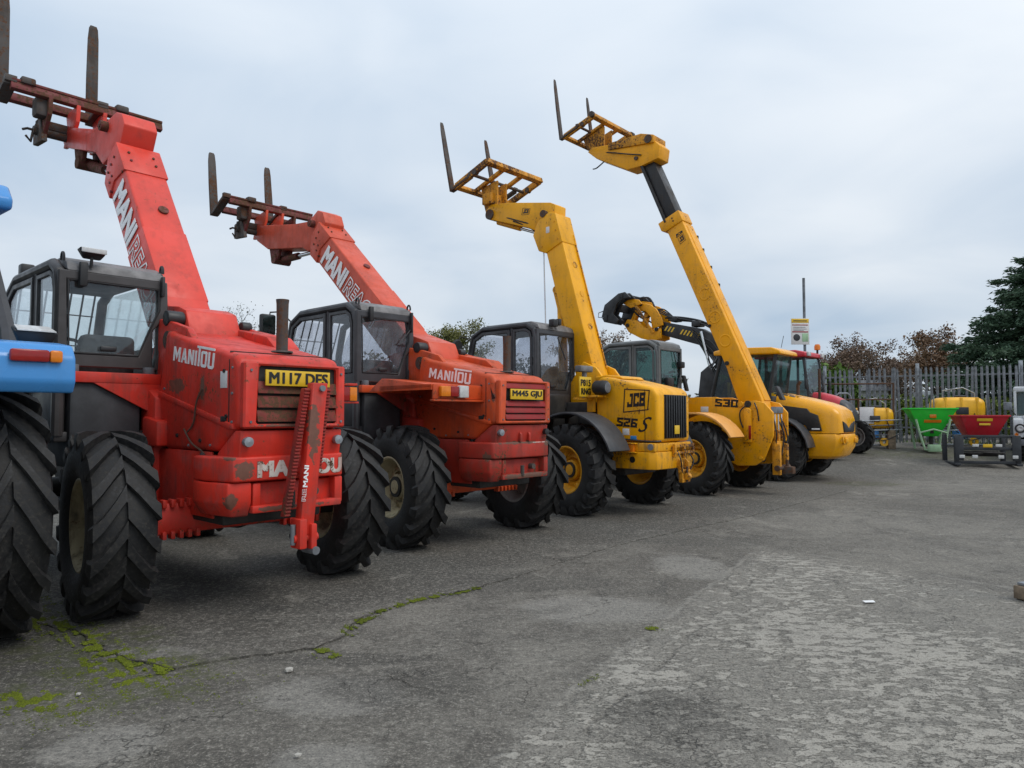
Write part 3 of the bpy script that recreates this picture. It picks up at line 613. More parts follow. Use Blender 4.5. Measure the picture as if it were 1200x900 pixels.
    if is_first:
        m=MB(); m.lathe([(0,.001),(0,.03),(.02,.09),(.05,.105),(.06,.105)],(-.885,.60,zt+.01),(0,0,1),8)
        lamp=MB().hexa([(-.965,.60,zt+.035),(-.80,.60,zt+.035),(-.82,.66,zt+.0),(-.945,.66,zt+.0)],[(-.985,.585,zt+.085),(-.785,.585,zt+.085),(-.785,.68,zt+.075),(-.985,.68,zt+.075)],.012).build('work_lamp','black',th)
        MB().box(-.975,-.795,.578,.588,zt+.045,zt+.082,.004).build('lamp_lens','lamp_clear',lamp); MB().cyl((-.885,.65,zt-.06),(-.885,.64,zt+.03),.012,8).build('lamp_stem','black',lamp)
        MB().box(-.975,-.92,.60,.645,zt-.22,zt-.03,.008).build('wiper_motor','black',th); MB().box(-.36,-.335,.60,.65,zt-.23,zt-.06,.008).build('window_hinge','black',th)
        m=MB(); m.box(-1.06,-.95,1.90,2.0,zt+.02,zt+.13,.015); m.cyl((-1.0,1.95,zt-.05),(-1.0,1.95,zt+.04),.014,8); m.build('front_lamp','black',th)
        # right tail light on its bracket
        m=MB(); m.box(.45,.80,-.54,-.20,1.655,1.675,.004); m.box(.56,.80,-.56,-.50,1.505,1.52,.003); m.build('light_bracket',low,th)
        m=MB().box(.60,.70,-.575,-.52,1.525,1.64,.008); tl=m.build('tail_light','lamp_red',th); MB().box(.702,.775,-.575,-.52,1.525,1.64,.008).build('indicator','lamp_amber',tl)
        # hanging hitch rail with toothed edges at the tail
        y0=-1.05
        A=Vector((.105,y0,1.635)); Bq=Vector((.005,y0,.56)); d=(Bq-A).normalized(); rk=MB().hexa([(-.065,-1.08,.56),(.045,-1.08,.56),(.045,-1.0,.56),(-.065,-1.0,.56)],[(.03,-1.08,1.64),(.155,-1.08,1.64),(.155,-1.0,1.64),(.03,-1.0,1.64)],.010).build('hitch_rail',low,th)
        for (xa,za,xb,zb) in((.0,1.60,-.150,.70),(.172,1.60,.10,1.02)):
            MB().hexa([(xb-.022,-1.055,zb),(xb+.022,-1.055,zb),(xb+.022,-1.0,zb),(xb-.022,-1.0,zb)],[(xa-.022,-1.055,za),(xa+.022,-1.055,za),(xa+.022,-1.0,za),(xa-.022,-1.0,za)],.006).build('toothed_strip','red_worn',rk)
            n=38 if xa<.1 else 24
            m=MB()
            for i in range(n):
                t=(i+.5)/n; x=xa+(xb-xa)*t; z=za+(zb-za)*t; m.box(x-.024,x+.018,-1.066,-1.05,z-.006,z+.006,.002)
            m.build('teeth','red_worn',rk)
        m=MB(); m.box(-.08,-.02,-1.11,-.98,.47,.68,.012); m.box(.012,.060,-1.11,-.98,.46,.64,.012); m.cyl((-.10,-1.05,.54),(.09,-1.05,.54),.03,12); m.build('hitch_foot',low,rk)
        for a_,b_,r_ in(((-.10,-1.05,.50),(-.10,-1.05,.64),.018),((.045,-1.12,.45),(.045,-.97,.45),.03),((.10,-1.10,1.60),(.10,-.96,1.60),.022)): MB().cyl(a_,b_,r_,12).build('hitch_pin','galv_dull',rk)
        text(rk,'MANI','white',(-.012,-1.0815,.90),(.08,0,1),(-1,0,.08),.034,.15,.03)
        text(rk,'RE','white',(-.022,-1.0815,.80),(.08,0,1),(-1,0,.08),.034,.085,.02,outline=.02)
        MB().cyl((.06,-1.03,1.0),(.06,-.86,1.0),.03,10).build('rail_arm',low,rk)
    else:
        # left rear mudguard shelf with light cluster
        sh=MB(); sh.hexa([(-1.12,-.66,1.685),(-.44,-.66,1.705),(-.44,.72,1.78),(-1.12,.40,1.66)],[(-1.12,-.66,1.71),(-.44,-.66,1.71),(-.44,.62,1.83),(-1.12,.16,1.80)],.006); sh.box(-1.12,-1.10,-.66,.2,1.66,1.72,.004); sh.box(-1.10,-.42,-.67,-.645,1.57,1.72,.005); sh.box(-1.12,-.42,-.70,-.64,1.545,1.565,.004)
        g=sh.build('rear_mudguard',mat,th)
        tl=MB().box(-.90,-.79,-.715,-.672,1.595,1.70,.008).build('tail_light','lamp_red',th); MB().box(-1.03,-.902,-.715,-.672,1.595,1.70,.008).build('indicator','lamp_amber',tl); MB().box(-.788,-.66,-.725,-.672,1.585,1.71,.01).build('reversing_light','lamp_clear',tl)
        # mirror on an arm at the front left of the cab
        m=MB(); m.tube([(-1.08,2.12,zt-.12),(-1.2,2.2,zt+.02),(-1.33,2.22,zt+.0),(-1.35,2.2,zt-.06)],.011,6); a=m.build('mirror_arm','black',th)
        mi=MB().hexa([(-1.47,2.17,zt-.29),(-1.27,2.17,zt-.29),(-1.27,2.25,zt-.29),(-1.47,2.25,zt-.29)],[(-1.47,2.17,zt-.03),(-1.27,2.17,zt-.03),(-1.27,2.25,zt-.03),(-1.47,2.25,zt-.03)],.025).build('mirror','black',a)
        MB().box(-1.45,-1.29,2.162,2.168,zt-.27,zt-.05,.0).build('mirror_glass','glass_dark',a)
        m=MB(); m.box(-.96,-.91,.60,.645,zt-.22,zt-.05,.008); m.box(-.36,-.335,.60,.65,zt-.3,zt-.06,.008); m.tube([(-.34,.63,zt-.25),(-.52,.64,zt-.46)],.008,6); m.build('rear_wiper','black',th)
    return th

manitou((-2.246,5.781,0),48,-7,'faded red telehandler with toothed hitch rail hanging at its tail, beside the blue tractor','red','red_boom','red',
  dict(y=.894,z=2.364,ang=54.2,len=2.17,thick=.42,cabtop=2.63,cabmat='cab_brown',
   arm=[(2.22,4.18),(2.12,4.36),(2.20,4.49),(2.36,4.55),(2.62,4.53),(3.05,4.56),(3.72,4.76),(4.05,4.80),(4.08,4.66),(3.95,4.58),(2.97,4.28),(2.72,4.08)],
   pin=(2.60,4.455),ram=((3.65,4.34),(2.66,3.99)),near=(3.66,5.03),far=(3.98,5.01),end=(3.98,4.70),x0=-.80,x1=.80,clamps=(-.64,.33),tines=(-.80,.12),tb=(4.02,4.97),tt=(4.04,6.21)),
  'M117 DES',1.615,True)
manitou((-.521,8.353,0),46.76,-8,'orange-red telehandler with a mudguard shelf, second telehandler from the blue tractor','orange','orange_boom','orange_low',
  dict(y=.94,z=2.439,ang=41.3,len=2.62,thick=.45,cabtop=2.70,cabmat='cab',
   arm=[(2.95,4.02),(2.85,4.20),(2.92,4.36),(3.06,4.42),(3.30,4.30),(3.75,4.34),(4.55,4.47),(4.95,4.55),(5.08,4.45),(4.90,4.27),(4.55,4.08),(3.48,3.93),(3.30,3.84)],
   pin=(3.16,4.23),ram=((4.40,3.90),(3.42,3.88)),near=(4.66,4.77),far=(5.0,4.70),end=(4.95,4.42),x0=-.76,x1=.70,clamps=(-.40,),tines=(-.80,.16),tb=(5.06,4.62),tt=(5.22,5.66)),
  'M445 GJU',1.575,False)
def jcb_badge(th,org,u,v,w,h,box=True,mat='ink'):
    """outlined skewed box with heavy JCB letters"""
    u=Vector(u).normalized(); v=Vector(v).normalized(); n=u.cross(v); org=Vector(org)
    if box:
        m=MB(); fr=[(0,.0),(.93,.10),(1.0,.92),(.05,1.0)]; inn=[(.035,.045),(.90,.135),(.965,.885),(.085,.955)]
        P=lambda p,k: tuple(org+u*p[0]*w+v*p[1]*h+n*k)
        vs=[P(p,.0005) for p in fr]+[P(p,.0005) for p in inn]+[P(p,.004) for p in fr]+[P(p,.004) for p in inn]; fs=[]
        for k in range(4):
            j=(k+1)%4; fs+=[(k,j,4+j,4+k),(8+k,12+k,12+j,8+j),(k,8+k,8+j,j),(4+k,4+j,12+j,12+k)]
        m.poly(vs,fs); m.build('badge_frame',mat,th,0)
    return block_word(th,'JCB',mat,tuple(org+u*w*.15+v*h*.22),tuple(u+v*.06),tuple(v),w*.66,h*.56,.08,.27,.13)
def ram(th,a,b,r=.05,split=.5,mat='yellow',name='ram'):
    a=Vector(a); b=Vector(b); c=a.lerp(b,split); o=MB().cyl(tuple(a),tuple(c),r,14,None,.006).build(name,mat,th); MB().cyl(tuple(c),tuple(b),r*.52,12).build('ram_rod','chrome',o); return o
def side_frame_carriage(th,x0,x1,front,rear,mat,bars=(.33,.66)):
    """rectangular fork frame lying back: front edge carries the tines"""
    (fy,fz),(ry,rz)=front,rear
    d=Vector((0,ry-fy,rz-fz)).normalized(); up=(0,-d.z,d.y)
    ca=MB().bar((x0,ry,rz),(x1,ry,rz),.10,.09,up=up).build('carriage',mat,th)
    MB().bar((x0,fy,fz),(x1,fy,fz),.09,.07,up=up).build('cross_bar',mat,ca)
    for x in(x0+.03,x1-.03): MB().bar((x,fy,fz),(x,ry,rz),.06,.11,up=up).build('side_rail',mat,ca)
    for t in bars:
        x=x0+(x1-x0)*t; MB().bar((x,fy,fz),(x,ry,rz),.07,.06,up=up).build('carriage_rib',mat,ca)
    c=Vector((0,(fy+ry)/2,(fz+rz)/2))
    MB().cyl((x0+.02,c.y,c.z),(x1-.02,c.y,c.z),.028,10).build('fork_shaft','steel',ca)
    for x in(x0+.03,x1-.03):
        m=MB(); m.cyl((x-.04,c.y-.1,c.z+.02),(x+.04,c.y-.1,c.z+.02),.05,14); m.build('shaft_boss','steel',ca)
    return ca
# ------------------------------------------------------------------ yellow telehandler with badge 526S
def jcb526():
    th=thing('telescopic_handler','yellow telehandler marked 526S with a black mudguard and upright boom','telehandler',(1.515,10.756,0),47.4,'telescopic handlers parked in a row')
    r=.65
    for sx in(-1,1):
        wheel(th,sx*.93,0,r,.40,'rim_yellow',-12,rr=.33,nl=20,sweep=.30,lw=.085,style=1,outer=sx,spin=9)
        wheel(th,sx*.93,2.7,r,.40,'rim_yellow',0,rr=.33,nl=20,sweep=.30,lw=.085,style=1,outer=sx)
    MB().cyl((-.78,0,r-.02),(.78,0,r-.02),.11,16).build('rear_axle','dark',th)
    MB().cyl((-.78,2.7,r),(.78,2.7,r),.12,14).build('front_axle','dark',th)
    m=MB(); m.box(-.42,.42,-.5,3.0,.55,1.02,.02); m.box(-.40,.40,.1,2.9,1.02,1.6,.02); m.build('chassis','dark',th)
    # engine cover
    prof=[(-1.05,1.03),(-1.055,1.66),(-1.02,1.745),(-.95,1.79),(-.28,1.945),(-.12,1.965),(-.02,1.90),(-.02,1.03)]
    hood=MB().prism(prof,'x',-.45,.45,.05,3).build('engine_cover','yellow',th)
    MB().prism([(-.40,1.93),(-.34,1.975),(-.1,2.0),(.1,1.98),(.1,1.9)],'x',-.30,.30,.025,3).build('cover_bulge','yellow',hood)
    MB().box(-.454,-.44,-.86,-.853,1.05,1.76,0).build('panel_gap','ink',hood)
    # rear radiator grille: slats
    MB().box(-.27,.30,-1.062,-1.05,1.08,1.69,.004).build('grille_back','ink',hood)
    for i in range(9):
        x=-.255+.0655*i; MB().box(x,x+.03,-1.085,-1.06,1.085,1.685,.004).build('grille_slat','black',hood)
    jcb_badge(hood,(-.4505,-.50,1.44),UL,UP,.44,.34)
    block_word(hood,'526','ink',(-.4505,-.385,1.25),(0,-1,-.06),UP,.34,.125,.15,.27,.12)
    text(hood,'S','ink',(-.4505,-.74,1.17),(0,-1,.0),(0,-.3,1),.22,.17,.0,.3)
    MB().box(-.455,-.44,-.60,-.49,1.125,1.215,.001).build('sticker','sticker',hood)
    MB().box(-.455,-.44,-.72,-.62,1.06,1.115,.001).build('sticker','blue',hood)
    MB().box(-.05,.08,-1.095,-1.08,1.14,1.26,.002).build('sticker','plate',hood)
    hoses(hood,[[(-.46,-.05,1.16),(-.50,-.25,1.13),(-.48,-.5,1.07),(-.5,-.95,1.045),(-.40,-1.08,1.05)]],.012)
    # tail: counterweight beam, lamp boxes, rusty tow hitch
    bw=MB().prism([(-.56,-.38),(-.56,-.98),(-.50,-1.08),(.46,-1.08),(.48,-.4)],'z',.66,.90,.018).build('counterweight','yellow_low',th)
    MB().cyl((-.565,-.72,.79),(-.55,-.72,.79),.045,14).build('lashing_hole','ink',bw)
    m=MB(); m.box(-.54,.46,-1.06,-.4,.905,1.02,.012); m.build('tail_shelf','yellow_low',th)
    MB().box(-.60,-.54,-.76,-.58,.90,1.005,.01).build('indicator','lamp_amber',th)
    lb=MB().box(-.62,-.55,-.80,-.56,.885,.90,.004); lb.box(-.62,-.55,-.80,-.56,1.008,1.02,.004); lb.build('lamp_box','yellow_low',th)
    m=MB(); m.lathe([(0,.001),(0,.045),(.05,.045),(.05,.001)],(-.50,-1.0,.97),(-1,0,0),14); m.build('round_lamp','galv',th)
    m=MB(); m.box(-.10,.46,-1.12,-1.085,.95,.99,.006); m.box(-.10,.46,-1.12,-1.085,.86,.89,.006); m.box(-.11,-.07,-1.13,-1.085,.82,1.0,.006); m.box(.15,.19,-1.13,-1.085,.80,1.0,.006); m.box(.42,.46,-1.12,-1.085,.82,1.0,.006)
    hf=m.build('hitch_frame','yellow_rust',th)
    m=MB(); m.prism([(-1.10,.80),(-1.16,.74),(-1.17,.46),(-1.11,.46),(-1.09,.66)],'x',.02,.05,.006); m.prism([(-1.10,.80),(-1.16,.74),(-1.17,.46),(-1.11,.46),(-1.09,.66)],'x',.20,.23,.006); m.box(.02,.23,-1.16,-1.12,.46,.51,.006); m.cyl((-.02,-1.14,.62),(.27,-1.14,.62),.02,10); m.prism([(-1.22,.50),(-1.25,.54),(-1.21,.60),(-1.14,.58),(-1.14,.49)],'x',.09,.16,.010)
    m.build('tow_hook','yellow_rust',hf)
    hoses(hf,[[(.0,-1.1,.9),(-.03,-1.17,.78),(.03,-1.16,.6)],[(.3,-1.1,.88),(.33,-1.17,.75),(.26,-1.15,.62)]],.010)
    MB().cyl((.125,-1.18,.46),(.125,-1.18,.68),.016,10).build('tow_pin','steel',hf)
    # black rear mudguard over the left rear wheel
    def guard(x0,x1,a0,a1,rad,th_=.03,droop=0):
        A=[R(a0+(a1-a0)*i/12) for i in range(13)]
        o=[(rad*math.cos(a),r+rad*math.sin(a)) for a in A]; i_=[((rad-th_)*math.cos(a),r+(rad-th_)*math.sin(a)) for a in A[::-1]]
        return MB().prism(o+i_,'x',x0,x1,.006)
    g=guard(-1.14,-.66,66,160,.80); g.prism([(.30,1.39),(.52,1.40),(.54,1.37),(.30,1.355)],'x',-1.14,-.70,.006); g.build('rear_mudguard','guard',th)
    guard(.66,1.14,66,160,.80).build('rear_mudguard','guard',th)
    m=MB(); m.box(-.70,-.44,.30,.36,1.0,1.40,.01); m.build('mudguard_bracket','dark',th)
    MB().prism([(.55,.85),(.55,1.70),(2.2,1.70),(2.2,1.2),(1.9,.85)],'x',-1.0,-.42,.03).build('cab_skirt','dark',th)
    for sx in(-1,1):
        A=[R(15+i*15) for i in range(11)]
        MB().prism([(2.7+.80*math.cos(a),r+.78*math.sin(a)) for a in A]+[(2.7+.77*math.cos(a),r+.75*math.sin(a)) for a in A[::-1]],'x',sx*.68,sx*1.13,.004).build('front_mudguard','guard',th)
    # cab
    fr=cab(th,-1.06,-.14,.60,2.02,1.98,2.78,'cab','roof','glass_haze',quarter=.50,rearz=1.78,guards=False)
    m=MB(); m.prism([(.56,1.52),(.56,1.72),(.75,1.72),(.75,1.4)],'x',-.98,-.30,.02); m.build('cab_base','cab',th)
    m=MB(); m.tube([(-.60,.57,2.58),(-.42,.56,2.25)],.009,6); m.tube([(-.30,.57,2.5),(-.28,.56,1.95)],.012,6); m.build('rear_wiper','black',th)
    m=MB(); m.box(-.78,-.66,.50,.60,2.73,2.84,.015); m.box(-.62,-.56,.52,.60,2.76,2.86,.01); m.build('work_lamp','black',th)
    m=MB(); m.tube([(-1.03,2.0,2.62),(-1.18,2.1,2.66),(-1.22,2.1,2.56)],.010,6); a=m.build('mirror_arm','black',th)
    MB().lathe([(-.03,.001),(-.03,.09),(.0,.11),(.02,.10),(.02,.001)],(-1.24,2.1,2.50),(0,1,0),20).build('mirror','black',a)
    # number plate and side lamp on a bracket behind the cab
    m=MB(); m.box(-.86,-.46,.0,.08,1.62,1.655,.008); m.box(-.50,-.44,-.02,.10,1.45,1.66,.01); m.box(-.66,-.46,-.22,.02,1.66,1.69,.008); br=m.build('lamp_bracket','yellow_low',th)
    pl=MB().box(-.85,-.57,-.035,-.02,1.67,1.955,.002).build('number_plate','plate',th)
    text(pl,'P815','ink',(-.825,-.0355,1.825),UR,UP,.09,.23,.03); text(pl,'RNG','ink',(-.815,-.0355,1.70),UR,UP,.09,.215,.03)
    m=MB(); m.lathe([(0,.001),(0,.075),(.03,.10),(.08,.105),(.20,.105),(.23,.08),(.23,.001)],(-.565,-.32,1.80),(0,1,0),22); h=m.build('side_lamp','black',th)
    MB().lathe([(0,.001),(-.004,.04),(.004,.075)],(-.565,-.324,1.80),(0,1,0),20).build('lamp_lens','galv_dull',h)
    m=MB(); m.box(-.80,-.50,-.02,.10,2.03,2.12,.02); m.cyl((-.64,.04,1.66),(-.64,.04,2.05),.035,10); m.build('beacon_box','roof',th)
    # boom mount, boom, elbow
    for x in(-.25,.23): MB().prism([(-.05,1.5),(-.02,1.95),(.12,2.12),(.36,2.22),(.60,1.9),(.6,1.4)],'x',x,x+.05,.012).build('mount_plate','yellow',th)
    F=boomframe(.362,2.603,73.8); T=.355; xa,xb=-.17,.19
    bo=MB().prism([F(-.75,0),F(1.98,0),F(2.0,.2),F(1.95,T),F(-.6,T)],'x',xa,xb,.018,3).build('boom','yellow',th)
    MB().bar((xb-.02,*F(-.5,-.012)),(xb-.02,*F(1.8,-.012)),.02,.02).build('boom_seam','yellow_low',bo)
    for i,u in enumerate((.2,.75,1.25)):
        q=F(u,-.001); MB().cyl((.02,*F(u,.01)),(.02,*F(u,-.006)),.055,14).build('wear_plug','yellow_low',bo)
    m=MB(); m.prism([F(1.62,-.012),F(2.12,-.012),F(2.2,.10),F(2.16,.36),F(1.98,T+.17),F(1.68,T+.13),F(1.58,T+.0),F(1.60,.2)],'x',xa-.02,xb+.02,.012); el=m.build('elbow_plate','yellow',th)
    m=MB()
    for (u,v) in((1.70,.06),(1.85,.06),(2.0,.05),(1.72,.4)):
        q=F(u,v); m.cyl((xa-.028,*q),(xa,*q),.016,6)
    m.build('elbow_bolt','yellow_low',el)
    q=F(1.9,.22); MB().box(xa-.024,xa,q[0]-.04,q[0]+.03,q[1]-.02,q[1]+.08,.001).build('sticker','sticker',el)
    MB().prism([(1.0,4.55),(.99,4.80),(1.10,4.86),(2.05,5.05),(2.45,5.10),(2.56,5.02),(2.50,4.84),(2.36,4.80),(1.55,4.52),(1.32,4.40)],'x',-.13,.15,.012).build('head_arm','yellow',th)
    m=MB(); m.cyl((-.20,1.20,4.68),(.22,1.20,4.68),.06,16); m.build('elbow_pin','steel',th)
    jcb_badge(th,(-.131,1.72,4.77),(0,-1,-.2),(0,-.2,1),.18,.12,True)
    m=MB(); m.cyl((-.16,2.46,4.92),(.18,2.46,4.92),.09,16); m.build('hitch_pin','steel',th)
    ram(th,(0.01,2.40,4.80),(.01,1.42,4.42),.045,.55,'yellow_low','crowd_ram')
    ram(th,(-.13,1.19,2.62),(-.13,1.24,4.20),.022,.02,'galv','levelling_ram')
    ram(th,(.02,.95,2.0),(.02,.99,3.42),.075,.86,'yellow','lift_ram')
    m=MB(); m.cyl((-.12,1.0,3.42),(.12,1.0,3.42),.06,14); m.prism([F(.8,T),F(1.0,T+.1),F(.6,T+.1),F(.4,T)],'x',-.1,.12,.01); m.build('ram_bracket','yellow_low',th)
    # fork carriage
    ca=side_frame_carriage(th,-.60,.82,(2.86,5.40),(2.10,5.66),'yellow_rust')
    for x in(-.10,.12): MB().prism([(2.30,4.90),(2.30,5.50),(2.7,5.44),(2.62,5.1),(2.55,4.88)],'x',x-.02,x+.02,.01).build('hanger','yellow_rust',ca)
    MB().box(-.2,.22,2.38,2.6,5.10,5.30,.02).build('hitch_block','yellow_rust',ca)
    for x in(-.56,.56): tine(th,x,(2.95,5.36),(3.26,6.66),w=.10,t=.045,shank=(2.5,5.50))
    hoses(th,[[(-.05,1.3,4.5),(-.14,1.7,4.65),(-.1,2.2,4.85),(.0,2.45,5.0)],[(.05,1.4,4.4),(-.1,1.6,4.55),(-.14,1.9,4.7)]],.012)
    return th
jcb526()
# ------------------------------------------------------------------ yellow telehandler with badge 530
def jcb530():
    th=thing('telescopic_handler','golden yellow telehandler marked 530 with the highest boom, dark inner boom drawn out','telehandler',(3.94,13.314,0),48,'telescopic handlers parked in a row')
    r=.655
    for sx in(-1,1):
        wheel(th,sx*.95,0,r,.40,'rim_yellow',-17,rr=.33,nl=19,sweep=.40,lw=.08,outer=sx,spin=3)
        wheel(th,sx*.95,2.75,r,.40,'rim_yellow',0,rr=.33,nl=19,sweep=.40,lw=.08,outer=sx)
    MB().cyl((-.78,0,r-.02),(.78,0,r-.02),.11,16).build('rear_axle','yellow_low',th)
    MB().cyl((-.78,2.75,r),(.78,2.75,r),.12,14).build('front_axle','dark',th)
    m=MB(); m.box(-.30,.30,-.7,3.0,.55,.98,.02); m.box(-.28,.28,.2,2.9,.98,1.45,.02); m.build('chassis','dark',th)
    # tall side plates of the chassis tower
    prof=[(.55,.95),(.50,1.735),(-.05,1.735),(-.45,1.62),(-.78,1.66),(-.95,1.62),(-1.10,1.45),(-1.10,1.05),(-.93,.62),(-.78,.52),(-.45,.50),(-.20,.62)]
    for i,(x0,x1) in enumerate(((-.36,-.30),(.30,.36))):
        sp_=MB().prism(prof,'x',x0,x1,.012).build('tower_plate','yellow2',th)
        if i==0: left=sp_
    MB().prism([(.45,1.0),(.45,1.66),(-.2,1.66),(-.3,1.0)],'x',-.30,.30,.02).build('hydraulic_tank','yellow2',th)
    block_word(left,'530','ink',(-.3605,-.03,1.565),(0,-1,-.06),UP,.44,.14,.1,.27,.10)
    MB().box(-.364,-.355,.10,.25,1.46,1.56,.001).build('sticker','sticker',left)
    m=MB(); m.prism([(-.60,.92),(-.60,1.50),(-.67,1.54),(-.74,1.50),(-.74,.92)],'x',-.44,-.36,.02); m.build('ram_cover','yellow2',th)
    MB().box(-.452,-.436,-.745,-.70,.98,1.22,.004).build('reflector','lamp_red',th)
    for (y,z,s) in((-.52,1.60,.05),(-.66,1.60,.06),(-.80,1.55,.03),(-.88,.66,.03)):
        MB().cyl((-.385,y,z),(-.35,y,z),s,16).build('pin_cap','dark' if s>.055 else 'yellow_low',left)
    hoses(th,[[(-.37,-.66,1.60),(-.41,-.54,1.48),(-.38,-.52,1.32),(-.40,-.58,1.18)],[(-.37,-.78,1.62),(-.40,-.84,1.5),(-.38,-.86,1.3)]],.012)
    # tail between the plates: hoses, ram, number plate, hitch
    m=MB(); m.box(-.30,.30,-1.02,-.9,1.0,1.5,.015); m.build('tail_plate','yellow2',th)
    MB().box(-.26,.26,-1.045,-1.03,1.44,1.55,.002).build('plate_mount','galv_dull',th)
    m=MB(); m.box(-.24,.24,-1.10,-1.02,.80,.95,.015); m.box(-.22,-.14,-1.16,-1.02,.36,.9,.012); m.box(.12,.2,-1.16,-1.02,.36,.9,.012); hf=m.build('hitch_frame','yellow_rust',th)
    m=MB(); m.cyl((-.26,-1.12,.48),(.26,-1.12,.48),.05,14); m.cyl((0,-1.2,.36),(0,-1.2,.62),.03,10); m.prism([(-1.32,.38),(-1.32,.5),(-1.1,.52),(-1.1,.36)],'x',-.07,.07,.012); m.build('tow_hook','steel',hf)
    for x in(-.2,-.05,.1): ram(th,(x,-1.08,.72),(x,-1.07,1.42),.028,.6,'yellow_rust','hitch_ram')
    hoses(th,[[(-.2,-1.05,1.35),(-.26,-1.12,1.1),(-.2,-1.08,.85)],[(.0,-1.06,1.3),(.06,-1.13,1.05),(.0,-1.1,.7)],[(.2,-1.05,1.3),(.25,-1.12,1.0),(.15,-1.1,.8)],[(.12,-1.05,1.4),(.0,-1.14,1.1),(.2,-1.1,.9)]],.013)
    # bleached mudguard and left side
    A=[R(38+i*9.5) for i in range(13)]
    MB().prism([(.80*math.cos(a),r+.80*math.sin(a)) for a in A]+[(.765*math.cos(a),r+.765*math.sin(a)) for a in A[::-1]],'x',-1.16,-.62,.006).build('rear_mudguard','yellow_pale',th)
    MB().prism([(.80*math.cos(a),r+.80*math.sin(a)) for a in A]+[(.765*math.cos(a),r+.765*math.sin(a)) for a in A[::-1]],'x',.62,1.16,.006).build('rear_mudguard','yellow_pale',th)
    MB().prism([(.65,.75),(.65,1.50),(2.2,1.50),(2.2,1.1),(1.9,.75)],'x',-1.02,-.40,.03).build('cab_skirt','yellow_low',th)
    for sx in(-1,1):
        B_=[R(15+i*15) for i in range(11)]
        MB().prism([(2.75+.80*math.cos(a),r+.78*math.sin(a)) for a in B_]+[(2.75+.77*math.cos(a),r+.75*math.sin(a)) for a in B_[::-1]],'x',sx*.68,sx*1.15,.004).build('front_mudguard','guard',th)
    # right-hand engine pod
    MB().prism([(-.1,.8),(-.1,1.5),(1.9,1.62),(2.0,.8)],'x',.42,1.10,.05,3).build('engine_pod','yellow2',th)
    cab(th,-1.08,-.22,.72,2.1,1.80,2.78,'cab_grey','cab_grey','glass_dark',quarter=.55,guards=False)
    m=MB(); m.tube([(-.55,.70,2.6),(-.40,.69,2.2)],.009,6); m.box(-.40,-.25,.62,.72,2.3,2.42,.02); m.build('rear_wiper','black',th)
    m=MB(); m.box(-.92,-.70,.60,.70,1.92,2.10,.03); m.hexa([(-.30,.56,1.86),(-.20,.56,1.86),(-.20,.62,1.86),(-.30,.62,1.86)],[(-.36,.60,2.16),(-.26,.60,2.16),(-.26,.66,2.16),(-.36,.66,2.16)],.02); m.build('folded_mirror','black',th)
    # boom
    F=boomframe(-.841,1.62,66.4); T=.37; xa,xb=-.12,.25
    Lo=4.12
    bo=MB().prism([F(-.25,.06),F(.1,0),F(Lo,0),F(Lo,T),F(.9,T),F(.3,T+.05),F(-.2,T)],'x',xa,xb,.020,3).build('boom','yellow2',th)
    MB().prism([F(.05,-.012),F(Lo-.3,-.012),F(Lo-.3,.05),F(.05,.05)],'x',xa+.10,xb+.004,.012).build('boom_spine','yellow2',bo)
    for u in(1.35,1.85,2.35):
        q=F(u,T*.5); MB().lathe([(0,.09),(-.006,.10),(-.006,.115),(0,.125)],(xa,*q),(1,0,0),28).build('pressed_ring','yellow2',bo)
    MB().cyl((xa-.02,*F(.95,T-.05)),(xa+.02,*F(.95,T-.05)),.04,12).build('pin_cap','dark',bo)
    MB().cyl((xa-.02,*F(1.75,T-.03)),(xa+.02,*F(1.75,T-.03)),.03,12).build('pin_cap','dark',bo)
    m=MB(); m.prism([F(Lo-.22,-.02),F(Lo+.02,-.02),F(Lo+.02,T+.10),F(Lo-.16,T+.10),F(Lo-.22,T+.02)],'x',xa-.025,xb+.025,.014); co=m.build('boom_collar','yellow2',th)
    for (u,v) in((-.06,.16),(-.12,.16)): MB().cyl((xa-.035,*F(Lo+u,v)),(xa-.02,*F(Lo+u,v)),.016,6).build('collar_bolt','ink',co)
    jcb_badge(bo,(xa-.0005,*F(Lo-.62,T*.62)),(0,-.914,.405),(0,.405,.914),.15,.17,True)
    a=F(Lo-.45,T*.66); text(bo,'JCB','ink',(xa-.001,*a),(0,-.914,.405),(0,.405,.914),.06,.16,.05,.1)
    for u in(2.5,2.9,3.3,3.6): MB().box(xb-.02,xb+.03,F(u,0)[0]-.02,F(u,0)[0]+.02,F(u,0)[1]-.03,F(u,0)[1]+.03,.005).build('pipe_clip','dark',bo)
    MB().tube([(xb+.02,*F(2.2,.02)),(xb+.02,*F(Lo-.25,.02))],.02,6).build('hydraulic_pipe','yellow_low',bo)
    F2=lambda u,v:F(Lo+u,v)
    ib=MB().prism([F2(-.3,.05),F2(1.42,.05),F2(1.42,T-.03),F2(-.3,T-.03)],'x',xa+.03,xb-.03,.012).build('inner_boom','inner_boom',th)
    MB().tube([(xa+.0,*F2(-.05,T-.05)),(xa+.0,*F2(1.35,T-.06))],.035,10).build('hydraulic_pipe','inner_boom',ib)
    # head: arm running forward from the boom tip
    MB().prism([(1.22,6.55),(1.18,6.80),(1.35,6.98),(1.60,7.05),(2.2,7.10),(2.85,7.18),(2.95,7.10),(2.72,6.90),(1.95,6.48),(1.62,6.48)],'x',-.16,.25,.015).build('head_arm','yellow2',th)
    MB().prism([(1.30,6.88),(1.30,7.04),(1.6,7.14),(2.4,7.14),(2.4,7.0)],'x',-.20,.29,.015).build('head_cheek','yellow_rust',th)
    m=MB(); m.cyl((-.22,1.42,6.98),(.31,1.42,6.98),.085,18); m.cyl((-.20,1.72,6.66),(.29,1.72,6.66),.04,12); m.build('elbow_pin','steel',th)
